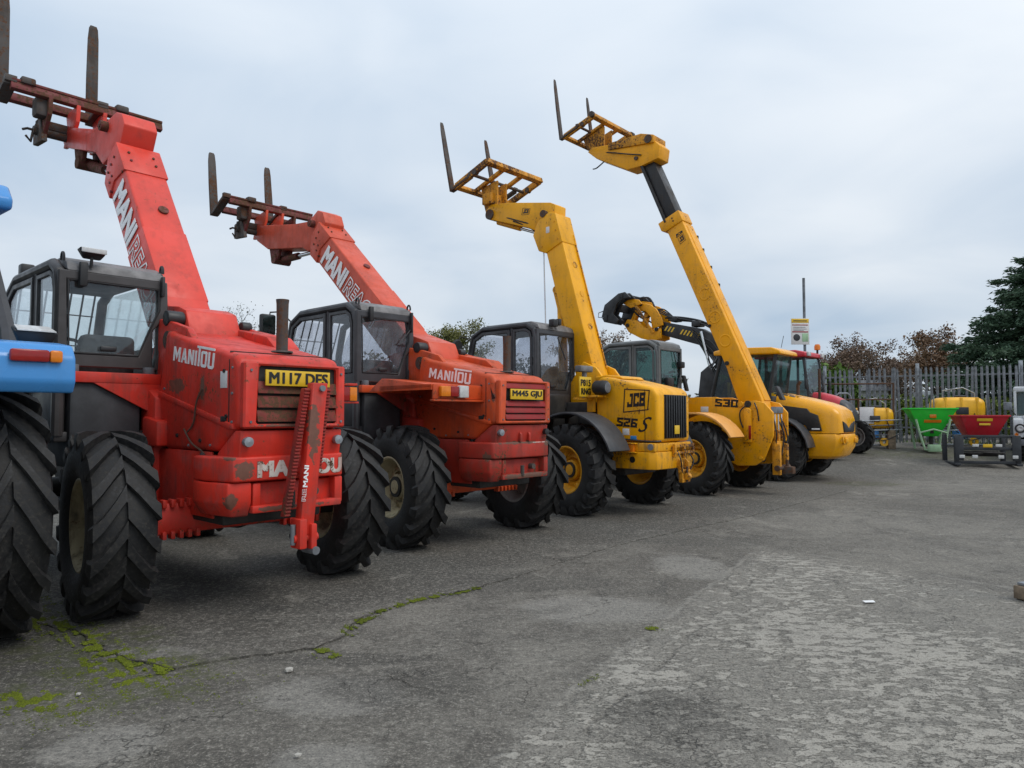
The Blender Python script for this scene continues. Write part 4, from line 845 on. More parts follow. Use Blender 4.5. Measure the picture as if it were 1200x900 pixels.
    ram(th,(.04,1.75,6.62),(.04,2.65,6.98),.05,.6,'yellow_rust','crowd_ram')
    hoses(th,[[(-.18,1.6,6.7),(-.22,1.9,6.78),(-.18,2.3,6.92),(-.1,2.7,7.05)],[(-.1,2.5,6.85),(-.16,2.7,6.7),(-.1,2.85,6.72)],[(.28,1.9,7.1),(.3,2.0,7.3),(.28,2.12,7.2)]],.014)
    ca=side_frame_carriage(th,-.60,.85,(3.26,7.40),(2.50,7.64),'yellow_rust')
    for x in(-.10,.18): MB().prism([(2.55,7.0),(2.55,7.58),(3.1,7.42),(3.0,7.2),(2.85,7.0)],'x',x-.02,x+.02,.01).build('hanger','yellow_rust',ca)
    m=MB(); m.cyl((.84,2.5,7.66),(.93,2.5,7.66),.07,12); m.cyl((-.66,2.5,7.66),(-.60,2.5,7.66),.06,12); m.build('bar_cap','steel',ca)
    for x in(-.58,.62): tine(th,x,(3.32,7.37),(3.52,8.74),w=.10,t=.045,shank=(2.9,7.50))
    return th
jcb530()
# ------------------------------------------------------------------ yellow articulated loader with black boom
def loader():
    th=thing('wheeled_loader','glossy yellow loader with rounded bonnet, black side grille and black striped boom','loader',(6.25,15.9,.02),48)
    r=.62
    for sx in(-1,1):
        wheel(th,sx*.86,0,r,.42,'rim_yellow',0,rr=.31,nl=18,outer=sx); wheel(th,sx*.86,2.5,r,.42,'rim_yellow',0,rr=.31,nl=18,outer=sx)
    MB().cyl((-.7,0,r),(.7,0,r),.11,14).build('rear_axle','dark',th); MB().cyl((-.7,2.5,r),(.7,2.5,r),.11,14).build('front_axle','dark',th)
    m=MB(); m.box(-.45,.45,-.6,2.9,.5,1.0,.03); m.build('chassis','dark',th)
    # bonnet: rounded loft
    secs=[]
    for y,hw,zt,zb in((.35,.62,1.90,.98),(.0,.62,1.86,.98),(-.4,.61,1.77,.99),(-.8,.59,1.66,1.0),(-1.04,.56,1.57,1.0),(-1.15,.52,1.49,1.0),(-1.20,.46,1.36,1.01)):
        k=[]
        for a in range(0,13):
            t=math.pi*a/12; cx=math.copysign(abs(math.cos(t))**.36,math.cos(t)); cz=abs(math.sin(t))**.36
            k.append((hw*cx,y,zb+(zt-zb)*cz))
        secs.append(k)
    bn=MB().loft(secs).build('bonnet','yellow_new',th,50)
    # black side grille, standing on the flank
    MB().prism([(.02,1.60),(-.56,1.52),(-.62,1.44),(-.78,1.38),(-.86,1.05),(-.58,1.05),(-.52,1.17),(.0,1.20)],'x',-.632,-.585,.008).build('side_grille','black',bn)
    MB().prism([(.02,1.60),(-.56,1.52),(-.62,1.44),(-.78,1.38),(-.86,1.05),(-.58,1.05),(-.52,1.17),(.0,1.20)],'x',.585,.632,.008).build('side_grille','black',bn)
    MB().box(-.640,-.625,-.82,-.66,1.075,1.105,.002).build('name_strip','white',bn)
    m=MB(); m.prism([(-.32,1.02),(-.40,1.26),(-.18,1.20),(.0,1.10),(.18,1.20),(.40,1.26),(.32,1.02)],'y',-1.225,-1.10,.02); m.build('rear_grille','black',bn)
    for x in(-.20,.2): MB().box(x-.02,x+.02,-.95,.1,1.70,1.86,.0).build('bonnet_stripe','black',bn) if False else None
    m=MB()
    TB=[(.35,.62,1.90),(.0,.62,1.86),(-.4,.61,1.76),(-.8,.58,1.64),(-1.02,.54,1.54)]
    def top(x,y):
        for a,b in zip(TB[:-1],TB[1:]):
            if b[0]<=y<=a[0]:
                t=(a[0]-y)/(a[0]-b[0]); hw=a[1]+(b[1]-a[1])*t; zt=a[2]+(b[2]-a[2])*t; return .985+(zt-.985)*(1-min(1,abs(x)/hw)**5.55)**.18
        return 1.5
    for xa,xb,ya,yb in((-.47,-.40,.2,-.78),(-.33,-.27,.1,-.85),(.27,.33,.1,-.85)):
        n=6
        for i in range(n):
            a=ya+(yb-ya)*i/n; b=ya+(yb-ya)*(i+.8)/n
            m.hexa([(xa,b,top(xa,b)-.03),(xb,b,top(xb,b)-.03),(xb,a,top(xb,a)-.03),(xa,a,top(xa,a)-.03)],[(xa,b,top(xa,b)+.006),(xb,b,top(xb,b)+.006),(xb,a,top(xb,a)+.006),(xa,a,top(xa,a)+.006)],0)
    m.build('bonnet_vent','black',bn)
    # counterweight bumper
    secs=[]
    for z,hw,ye in((.46,.50,-1.00),(.52,.58,-1.13),(.72,.62,-1.24),(.90,.63,-1.26),(.985,.62,-1.24)):
        secs.append([(-hw,-.05,z),(-hw,ye+.40,z),(-hw*.90,ye+.14,z),(-hw*.62,ye+.02,z),(0,ye,z),(hw*.62,ye+.02,z),(hw*.90,ye+.14,z),(hw,ye+.40,z),(hw,-.05,z)])
    cw=MB().loft(secs,.012).build('counterweight','yellow_new',th,40)
    for x in(-.42,.42): MB().lathe([(0,.07),(-.02,.085),(-.03,.07),(-.02,.05),(0,.045)],(x,-1.22,.86),(0,1,0),20).build('lamp_recess','yellow_low',cw)
    for x in(-.30,.30): MB().box(x-.09,x+.09,-1.275,-1.22,.80,.90,.02).build('tow_eye','yellow_low',cw)
    for sx in(-1,1):
        A=[R(5+i*14) for i in range(13)]
        MB().prism([(.74*math.cos(a),r+.74*math.sin(a)) for a in A]+[(.71*math.cos(a),r+.71*math.sin(a)) for a in A[::-1]],'x',sx*.64,sx*1.08,.006).build('mudguard','guard',th)
    # cab: dark glasshouse with yellow roof
    x0,x1,y0,y1,zb,zt=-.80,.14,-.09,1.5,1.85,2.74
    m=MB()
    for (xb,yb,xt,yt) in((x0,y0+.25,x0+.05,y0+.12),(x1,y0+.25,x1-.05,y0+.12),(x0,y1,x0+.05,y1-.2),(x1,y1,x1-.05,y1-.2),(x0-.02,.62,x0+.03,.60),(x1+.02,.62,x1-.03,.60)): m.tube([(xb,yb,1.2),(xb,yb,zb),(xt,yt,zt)],.04,8)
    m.box(x0,x1,y0+.2,y1,1.05,1.8,.03); fr=m.build('cab_frame','black',th)
    MB().poly([(x0+.02,.66,zb-.05),(x0+.02,y1-.04,zb-.05),(x0+.06,y1-.22,zt),(x0+.06,.64,zt)],[(0,1,2,3)]).build('door_window','glass_dark',th,0)
    MB().poly([(x0+.02,y0+.28,zb-.05),(x0+.02,.58,zb-.05),(x0+.06,.57,zt),(x0+.06,y0+.15,zt)],[(0,1,2,3)]).build('quarter_window','glass_dark',th,0)
    MB().poly([(x0+.05,y0+.23,zb),(x1-.05,y0+.23,zb),(x1-.08,y0+.10,zt),(x0+.08,y0+.10,zt)],[(0,1,2,3)]).build('rear_window','glass_dark',th,0)
    MB().poly([(x0+.05,y1,zb-.3),(x1-.05,y1,zb-.3),(x1-.08,y1-.2,zt),(x0+.08,y1-.2,zt)],[(0,1,2,3)]).build('windscreen','glass_dark',th,0)
    MB().poly([(x1-.02,y0+.28,zb-.05),(x1-.02,y1-.04,zb-.05),(x1-.06,y1-.22,zt),(x1-.06,y0+.15,zt)],[(0,1,2,3)]).build('right_window','glass_dark',th,0)
    MB().prism([(y0-.02,2.70),(y0+.0,2.78),(y0+.2,2.86),(1.1,2.90),(1.45,2.84),(1.45,2.74),(y0+.1,2.70)],'x',x0-.03,x1+.03,.03,3).build('roof','yellow_new',th)
    MB().box(-.56,-.10,.4,.95,1.5,1.68,.05).build('operator_seat','seat',th); MB().hexa([(-.54,.35,1.6),(-.12,.35,1.6),(-.12,.47,1.6),(-.54,.47,1.6)],[(-.50,.27,2.35),(-.16,.27,2.35),(-.16,.39,2.35),(-.50,.39,2.35)],.04).build('seat_back','seat',th)
    m=MB(); m.tube([(x0,y0+.1,1.80),(x0-.12,y0-.02,1.92)],.02,6); m.hexa([(x0-.22,y0-.14,1.70),(x0-.06,y0-.14,1.70),(x0-.06,y0-.04,1.70),(x0-.22,y0-.04,1.70)],[(x0-.22,y0-.0,2.0),(x0-.06,y0-.0,2.0),(x0-.06,y0+.08,2.0),(x0-.22,y0+.08,2.0)],.03); m.build('mirror','guard',th)
    MB().cyl((x0+.3,y0+.1,2.86),(x0+.32,y0+.05,3.12),.006,5).build('aerial','black',th)
    m=MB(); m.cyl((-.25,-.25,1.82),(-.25,-.25,2.06),.035,12); m.tube([(-.25,-.25,2.05),(-.25,-.30,2.12)],.036,10); m.build('exhaust_pipe','rust',th)
    # boom on the machine's right, black with yellow hazard bars
    bx0,bx1=.22,.52
    pr=[(3.36,3.80),(2.30,3.54),(1.92,3.32),(1.40,2.62),(.90,1.75),(1.2,1.6),(1.62,2.2),(1.98,2.72),(2.32,3.12),(3.42,3.47)]
    bo=MB().prism(pr,'x',bx0,bx1,.02).build('boom','black',th)
    # the flank parts follow the boom's slope
    d=Vector((0,-1.06,-.30)).normalized(); u_=Vector((0,d.z,-d.y))
    for s0,n in((.06,3),(.52,6)):
        for i in range(n):
            c=Vector((0,3.33,3.64))+d*(s0+.095*i)
            P=[c+d*(-.022)+u_*.065+d*.05,c+d*.022+u_*.065+d*.05,c+d*.022-u_*.065,c-d*.022-u_*.065]
            MB().poly([(bx0-.004,p.y,p.z) for p in P]+[(bx0+.01,p.y,p.z) for p in P],[(0,1,2,3),(7,6,5,4),(0,4,5,1),(1,5,6,2),(2,6,7,3),(3,7,4,0)]).build('hazard_bar','plate',bo,0)
    hoses(bo,[[(bx0+.05,3.3,3.9),(bx0+.05,2.9,3.84),(bx0+.05,2.4,3.70),(bx0+.05,2.0,3.5),(bx0+.05,1.6,3.0),(bx0+.05,1.2,2.3)],[(bx0+.12,3.2,3.92),(bx0+.12,2.8,3.86),(bx0+.12,2.3,3.72),(bx0+.12,1.9,3.46),(bx0+.12,1.5,2.9)],[(bx0+.2,3.3,3.86),(bx0+.2,2.6,3.76),(bx0+.2,2.1,3.62),(bx0+.2,1.7,3.2)]],.028)
    m=MB(); m.box(bx0,bx1,2.95,3.15,3.78,3.90,.02); m.box(bx0,bx1,2.32,2.55,3.60,3.74,.02); m.build('hose_guard','black',bo)
    m=MB(); m.box(-.35,.18,1.62,1.95,1.45,2.02,.03); m.build('valve_block','black',th)
    for x in(-.45,.10): MB().prism([(1.55,1.2),(1.55,2.25),(1.75,2.55),(1.95,2.40),(2.1,1.2)],'x',x-.025,x+.025,.01).build('loader_frame','black',th)
    hoses(th,[[(-.4+.09*k,1.7,2.0),(-.36+.09*k,1.85+.05*(k%3),2.35+.1*(k%2)),(-.2+.08*k,1.75,2.62+.05*(k%3)),(.05+.04*k,1.95,2.85)] for k in range(7)],.02)
    ram(th,(-.25,1.70,1.5),(.16,2.0,2.62),.05,.75,'yellow2','loader_ram')
    ram(th,(bx0-.06,1.85,1.9),(bx0-.06,2.25,3.45),.07,.38,'yellow2','lift_ram')
    m=MB(); m.box(-.1,.55,1.5,2.1,1.0,1.75,.03); m.prism([(1.2,1.2),(1.2,2.1),(1.7,2.2),(1.9,1.2)],'x',.1,.18,.01); m.build('boom_tower','yellow2',th)
    # head: yellow linkage and black quick-hitch
    for x in(.16,.58):
        MB().prism([(3.30,3.70),(3.36,3.92),(3.50,4.14),(3.66,4.26),(4.08,4.40),(4.16,4.30),(3.98,4.14),(3.80,4.10),(3.66,3.94),(3.62,3.62)],'x',x-.03,x+.03,.012).build('head_plate','yellow2',th)
        MB().prism([(3.36,3.36),(3.36,3.62),(3.60,3.62),(3.84,3.68),(4.10,3.90),(4.38,3.94),(4.48,3.80),(4.34,3.60),(3.96,3.40),(3.60,3.30)],'x',x-.03,x+.03,.012).build('head_plate','yellow2',th)
    for (ya,za,yb,zb_) in((4.10,4.33,4.38,3.80),(3.86,4.2,4.02,3.62)): MB().bar((.37,ya,za),(.37,yb,zb_),.14,.12).build('link_arm','yellow2',th)
    for (y,z) in((3.48,3.60),(3.95,4.30),(4.36,3.78)): MB().cyl((.10,y,z),(.64,y,z),.05,12).build('link_pin','dark',th)
    for x in(.05,.69): MB().prism([(3.86,4.30),(3.96,4.42),(4.34,4.50),(4.44,4.36),(4.2,4.22)],'x',x-.025,x+.025,.01).build('head_cheek','yellow2',th); MB().bar((x,3.55,3.50),(x,4.1,4.34),.05,.07).build('link_arm','yellow_rust',th)
    ram(th,(.37,3.50,3.95),(.37,4.30,4.45),.045,.55,'dark','tilt_ram')
    hoses(th,[[(.20+.06*k,3.1,3.88),(.18+.06*k,3.4,4.02+.04*k),(.22+.05*k,3.7,4.15),(.2+.07*k,4.0,4.1+.05*k),(.22+.06*k,4.3,4.35)] for k in range(4)]+[[(.1,1.5,2.2+.1*k),(.12,1.9,2.5+.2*k),(.16,2.2,3.0+.1*k),(.2,2.5,3.4+.05*k)] for k in range(4)],.018)
    q=MB()
    for x in(-.20,.02,.74,.95): q.prism([(4.05,4.46),(4.22,4.62),(4.42,4.60),(4.86,4.34),(4.96,4.02),(4.88,3.88),(4.50,3.78),(4.42,3.90),(4.58,4.06),(4.46,4.34),(4.28,4.44)],'x',x-.03,x+.03,.012)
    q.bar((-.25,4.32,4.53),(1.0,4.32,4.53),.10,.12); q.bar((-.25,4.82,3.98),(1.0,4.82,3.98),.10,.16); q.bar((-.22,4.72,4.3),(.97,4.72,4.3),.05,.22)
    q=q.build('quick_hitch','black',th)
    m=MB(); m.tube([(-.22,4.9,4.0),(-.26,5.04,4.02),(-.24,5.04,4.14),(-.2,4.92,4.18)],.014,6); m.build('hitch_lever','galv',q)
    hoses(th,[[(.3,3.4,3.8),(.34,3.7,4.0),(.3,4.0,3.95),(.3,4.3,4.2)],[(.42,3.4,3.7),(.44,3.75,3.8),(.4,4.1,4.05),(.4,4.4,4.3)],[(.2,3.5,4.05),(.25,3.75,4.45),(.3,4.05,4.5),(.3,4.3,4.55)]],.022)
    return th
loader()
# ------------------------------------------------------------------ red tractor
def red_tractor():
    th=thing('tractor','red tractor with grey nose and orange beacon, nose towards the steel fence','tractor',(8.45,19.75,.36),-135)
    # local: +y forward, origin below the cab front
    for sx in(-1,1):
        wheel(th,sx*.80,-.85,.72,.42,'rim_grey',0,rr=.42,nl=18,outer=sx); wheel(th,sx*.74,.8,.46,.30,'rim_grey',0,rr=.26,nl=16,outer=sx)
        A=[R(15+i*13) for i in range(13)]
        MB().prism([(-.85+.80*math.cos(a),.72+.80*math.sin(a)) for a in A]+[(-.85+.76*math.cos(a),.72+.76*math.sin(a)) for a in A[::-1]],'x',sx*.55,sx*1.03,.01).build('rear_mudguard','tractor_red',th)
    m=MB(); m.box(-.25,.25,-1.1,1.0,.45,.95,.03); m.cyl((-.7,-.85,.72),(.7,-.85,.72),.12,12); m.cyl((-.66,.8,.46),(.66,.8,.46),.07,12); m.build('chassis','dark',th)
    secs=[]
    for y,hw,zt,zb in((0,.36,1.68,.85),(.24,.36,1.66,.85),(.55,.35,1.57,.85),(.75,.33,1.46,.86)):
        secs.append([(hw*math.copysign(abs(math.cos(math.pi*a/12))**.5,math.cos(math.pi*a/12)),y,zb+(zt-zb)*abs(math.sin(math.pi*a/12))**.5) for a in range(13)])
    bn=MB().loft(secs).build('bonnet','tractor_red',th,50)
    secs=[]
    for y,hw,zt,zb in((.745,.335,1.465,.84),(.90,.32,1.36,.84),(1.0,.28,1.22,.86),(1.06,.22,1.08,.88)):
        secs.append([(hw*math.copysign(abs(math.cos(math.pi*a/12))**.5,math.cos(math.pi*a/12)),y,zb+(zt-zb)*abs(math.sin(math.pi*a/12))**.5) for a in range(13)])
    MB().loft(secs).build('nose','slate',th,50)
    MB().box(.345,.36,.45,.6,1.25,1.36,.004).build('badge','plate',bn); MB().box(-.36,-.345,.45,.6,1.25,1.36,.004).build('badge','plate',bn)
    for sx in(-1,1): MB().box(sx*.22-.08,sx*.22+.08,.94,1.03,1.06,1.16,.02).build('headlight','lamp_clear',th)
    m=MB()
    for (x,y,xt,yt) in((-.55,.05,-.50,-.12),(.55,.05,.50,-.12),(-.62,-.75,-.55,-.72),(.62,-.75,.55,-.72),(-.58,-1.45,-.52,-1.35),(.58,-1.45,.52,-1.35)): m.tube([(x,y,1.0),(x,y,1.4),(xt,yt,2.66)],.04,8)
    m.box(-.58,.58,-1.45,.02,.95,1.28,.03); m.build('cab_frame','black',th)
    for nm,P in dict(windscreen=[(-.53,.07,1.3),(.53,.07,1.3),(.48,-.10,2.62),(-.48,-.10,2.62)],rear_window=[(-.55,-1.45,1.3),(.55,-1.45,1.3),(.5,-1.36,2.62),(-.5,-1.36,2.62)],right_window=[(.58,-1.42,1.3),(.58,0,1.3),(.51,-.13,2.62),(.53,-1.34,2.62)],left_window=[(-.58,-1.42,1.3),(-.58,0,1.3),(-.51,-.13,2.62),(-.53,-1.34,2.62)]).items():
        MB().poly(P,[(0,1,2,3)]).build(nm,'glass_dark',th,0)
    MB().prism([(-1.5,2.64),(-1.48,2.76),(-1.2,2.84),(-.3,2.84),(-.02,2.76),(.0,2.64)],'x',-.62,.62,.035,3).build('roof','tractor_red',th)
    MB().box(-.25,.25,-1.0,-.5,1.3,1.45,.04).build('operator_seat','seat',th); MB().box(-.22,.22,-1.12,-1.0,1.4,1.95,.05).build('seat_back','seat',th)
    m=MB(); m.box(-.25,.25,-.25,.02,1.28,1.52,.04); m.build('dashboard','interior',th)
    for sx in(-1,1):
        MB().box(sx*.46-.09,sx*.46+.09,-.01,.05,2.66,2.78,.015).build('work_lamp','lamp_clear',th)
        a=MB().tube([(sx*.56,.0,1.9),(sx*.78,.08,1.95)],.012,6).build('mirror_arm','black',th); MB().box(sx*.80-.07,sx*.80+.07,.05,.11,1.75,2.02,.02).build('mirror','black',a)
    b=MB().cyl((-.55,-.15,2.76),(-.55,-.15,2.90),.03,10).build('beacon_stem','black',th); MB().lathe([(0,.001),(0,.08),(.10,.085),(.16,.06),(.17,.001)],(-.55,-.15,2.90),(0,0,1),16).build('beacon','lamp_amber',th)
    m=MB(); m.cyl((.36,.25,1.45),(.36,.25,2.3),.035,12); m.build('exhaust_pipe','rust',th)
    return th
red_tractor()
# ------------------------------------------------------------------ blue tractor at the near end of the row
def blue_tractor():
    a=R(48); X=Vector((math.cos(a),math.sin(a),0)); o=Vector((-2.246,5.781,0))+X*(-2.53)
    th=thing('tractor','bright blue tractor at the left edge, its rear wheel and mudguard nearest the camera','tractor',tuple(o),48)
    for sx in(-1,1):
        wheel(th,sx*.85,.02,.80,.46,'rim_grey',0,rr=.46,nl=19,sweep=.46,lw=.075,outer=sx,spin=5)
        wheel(th,sx*.80,2.35,.55,.34,'rim_grey',0,rr=.30,nl=17,outer=sx)
        # deep pressed mudguard: flat top, rounded rear lip
        x0,x1=(.42,1.105) if sx>0 else (-1.105,-.42)
        pr=[(-.86,1.53),(-.90,1.60),(-.89,1.74),(-.83,1.815),(-.6,1.845),(.2,1.86),(.62,1.80),(.82,1.55),(.86,1.1),(.82,1.1),(.78,1.53),(.58,1.76),(.2,1.82),(-.6,1.80),(-.78,1.76),(-.84,1.70),(-.845,1.60),(-.82,1.545)]
        g=MB().prism(pr,'x',x0,x1,.019,4).build('rear_mudguard','blue',th)
        MB().prism([(-.80,1.60),(-.75,1.79),(.2,1.84),(.58,1.78),(.80,1.52),(.80,1.1),(.1,1.3)],'x',sx*.42-.015,sx*.42+.015,.005).build('mudguard_inner','blue',g)
        xa,xb=(.775,.965) if sx>0 else (-1.025,-.835)
        tl=MB().box(xa,xb,-.925,-.885,1.705,1.775,.014).build('tail_light','lamp_red',th)
        MB().box(xb+.0,xb+.065,-.925,-.885,1.705,1.775,.014).build('indicator','lamp_amber',tl) if sx>0 else MB().box(xa-.065,xa,-.925,-.885,1.705,1.775,.014).build('indicator','lamp_amber',tl)
    m=MB(); m.box(-.3,.3,-.7,2.6,.5,1.1,.04); m.cyl((-.75,.02,.8),(.75,.02,.8),.14,14); m.cyl((-.7,2.35,.55),(.7,2.35,.55),.09,12); m.build('chassis','dark',th)
    m=MB(); m.prism([(-.95,.45),(-.95,.9),(-.7,1.0),(-.6,.45)],'x',-.12,.12,.02)
    for x in(-.38,.36): m.bar((x,-.6,.5),(x,-1.15,.45),.05,.08)
    m.build('linkage','dark',th)
    # bonnet in front
    secs=[]
    for y,hw,zt in((1.45,.40,1.62),(2.2,.38,1.56),(2.9,.35,1.45),(3.1,.30,1.30)):
        secs.append([(hw*math.copysign(abs(math.cos(math.pi*k/12))**.5,math.cos(math.pi*k/12)),y,.9+(zt-.9)*abs(math.sin(math.pi*k/12))**.5) for k in range(13)])
    MB().loft(secs).build('bonnet','blue',th,50)
    # cab
    m=MB()
    for sx in(-1,1):
        m.tube([(sx*.97,-.0,1.82),(sx*.97,.05,1.95),(sx*.95,.55,2.55),(sx*.93,.62,2.80)],.055,8)
        m.tube([(sx*.92,.70,1.5),(sx*.92,.72,2.80)],.045,8); m.tube([(sx*.80,1.45,1.2),(sx*.80,1.28,2.80)],.045,8)
    m.box(-.8,.8,.0,1.45,1.0,1.35,.03); m.build('cab_frame','cab',th)
    for nm,P in dict(rear_window=[(-.93,.02,1.86),(.93,.02,1.86),(.90,.60,2.78),(-.90,.60,2.78)],windscreen=[(-.68,1.45,1.4),(.68,1.45,1.4),(.66,1.30,2.78),(-.66,1.30,2.78)],right_window=[(.96,.08,1.88),(.80,1.42,1.4),(.80,1.30,2.78),(.93,.62,2.78)],left_window=[(-.96,.08,1.88),(-.80,1.42,1.4),(-.80,1.30,2.78),(-.93,.62,2.78)]).items():
        MB().poly(P,[(0,1,2,3)]).build(nm,'glass_dark',th,0)
    MB().prism([(.12,2.78),(.10,2.86),(.22,2.97),(.5,3.02),(1.3,3.02),(1.55,2.93),(1.55,2.80),(.5,2.80)],'x',-.98,1.0,.03,3).build('roof','blue',th)
    MB().box(-.25,.25,.45,.9,1.5,1.65,.05).build('operator_seat','seat',th); MB().box(-.24,.24,.32,.45,1.6,2.2,.06).build('seat_back','seat',th)
    # rear work lamp on a short stalk over the right mudguard
    st=MB().tube([(1.02,-.25,1.82),(1.03,-.27,1.87)],.02,8).build('lamp_stalk','black',th)
    l=MB().hexa([(0.950,-0.340,1.860),(1.130,-0.340,1.860),(1.110,-0.220,1.860),(0.970,-0.220,1.860)],[(0.910,-0.370,1.930),(1.160,-0.370,1.930),(1.140,-0.200,1.975),(0.930,-0.200,1.975)],.015).build('work_lamp','black',th)
    MB().hexa([(0.930,-0.378,1.930),(1.140,-0.378,1.930),(1.130,-0.250,1.972),(0.940,-0.250,1.972)],[(0.930,-0.378,1.936),(1.140,-0.378,1.936),(1.130,-0.250,1.978),(0.940,-0.250,1.978)],0).build('lamp_lens','lamp_clear',l)
    return th
blue_tractor()
# ------------------------------------------------------------------ lie of the land
def sstep(a,b,t):
    t=max(0,min(1,(t-a)/(b-a))); return t*t*(3-2*t)
def gh(x,y): return .55*sstep(15.5,22.5,y)
# ------------------------------------------------------------------ palisade fence
def fence():
    A=Vector((10.6,24.2,0)); Bq=Vector((19.4,19.6,0)); d=(Bq-A); Ln=d.length; d.normalize()
    z0=.52
    th=thing('palisade_fence','tall grey galvanised palisade fence with pointed pales behind the farm implements','fence',(A.x,A.y,z0),math.degrees(math.atan2(d.y,d.x)))
    n=int(Ln/.148)
    w=.036
    prof=[(-w,0),(w,0),(w,2.33),(.012,2.42),(0,2.38),(-.012,2.42),(-w,2.33)]
    m=MB(); m.prism([(-w,0),(w,0),(w,2.32),(w*.55,2.42),(.0,2.36),(-w*.55,2.42),(-w,2.32)],'y',-.012,.006,.002)
    me=m.mesh('pale','galv_dull')
    for i in range(n):
        o=bpy.data.objects.new('pale',me); COL.objects.link(o); o.parent=th; o.location=(.1+.148*i,-.03,random.uniform(-.02,.035)); o.rotation_euler=(random.uniform(-.01,.01),random.uniform(-.007,.007)+(random.choice((-.03,.035)) if random.random()<.12 else 0),random.uniform(-.12,.12))
    for i in range(4):
        MB().box(.02+2.75*i,.12+2.75*i,.02,.12,-.1,2.55,.006).build('fence_post','galv',th)
    for z in(.45,2.12): MB().box(0,Ln,-.015,.02,z,z+.05,.004).build('fence_rail','galv_dull',th)
fence()
# older dark railing with a tube gate leaning in front of it
def gate_frame():
    th=thing('gate_frame','rusty brown tube gate frame carrying white notices, in front of the palisade fence','gate',(10.0,20.6,.43),-8)
    # two tall posts and top rails
    for x,h in((.02,1.45),(.98,1.9)): MB().tube([(x,0,0),(x+.03,0,h)],.028,8).build('post','rust',th)
    for z,x0,x1 in((1.42,-.35,1.0),(.72,.0,1.0),(.30,.0,1.0)): MB().tube([(x0,0,z),(x1,0,z)],.02,8).build('cross_rail','rust',th)
    MB().tube([(-.35,0,1.42),(-.35,.0,.02)],.02,8).build('post','rust',th)
    MB().tube([(.98,0,1.88),(-1.2,.3,1.88)],.022,8).build('top_rail','rust',th)
    MB().tube([(-1.2,.3,1.88),(-1.2,.3,0)],.022,8).build('post','rust',th)
    for i in range(5): MB().tube([(.1+.18*i,0,.3),(.1+.18*i,0,.72)],.01,6).build('mesh_bar','rust',th)
    MB().box(.06,.47,-.045,-.03,.72,1.20,.003).build('notice','sticker',th)
    MB().box(.53,.82,-.045,-.03,.72,.93,.003).build('notice','sticker',th)
    MB().box(.80,1.0,-.12,.06,0,.55,.01).build('end_block','wood',th)
gate_frame()
def hoop():
    th=thing('hoop_frame','pale galvanised tube hoop standing beside the nose of the red tractor','frame',(9.75,20.9,gh(0,20.9)),-10)
    MB().tube([(-.22,0,0),(-.22,0,1.35),(-.20,0,1.48),(-.12,0,1.56),(.12,0,1.56),(.20,0,1.48),(.22,0,1.35),(.22,0,0)],.028,8).build('hoop','galv',th)
    for z in(.5,1.0): MB().tube([(-.22,0,z),(.22,0,z)],.02,8).build('cross_rail','galv',th)
    for x in(-.22,.22): MB().box(x-.06,x+.06,-.2,.2,0,.03,.006).build('foot','galv_dull',th)
hoop()
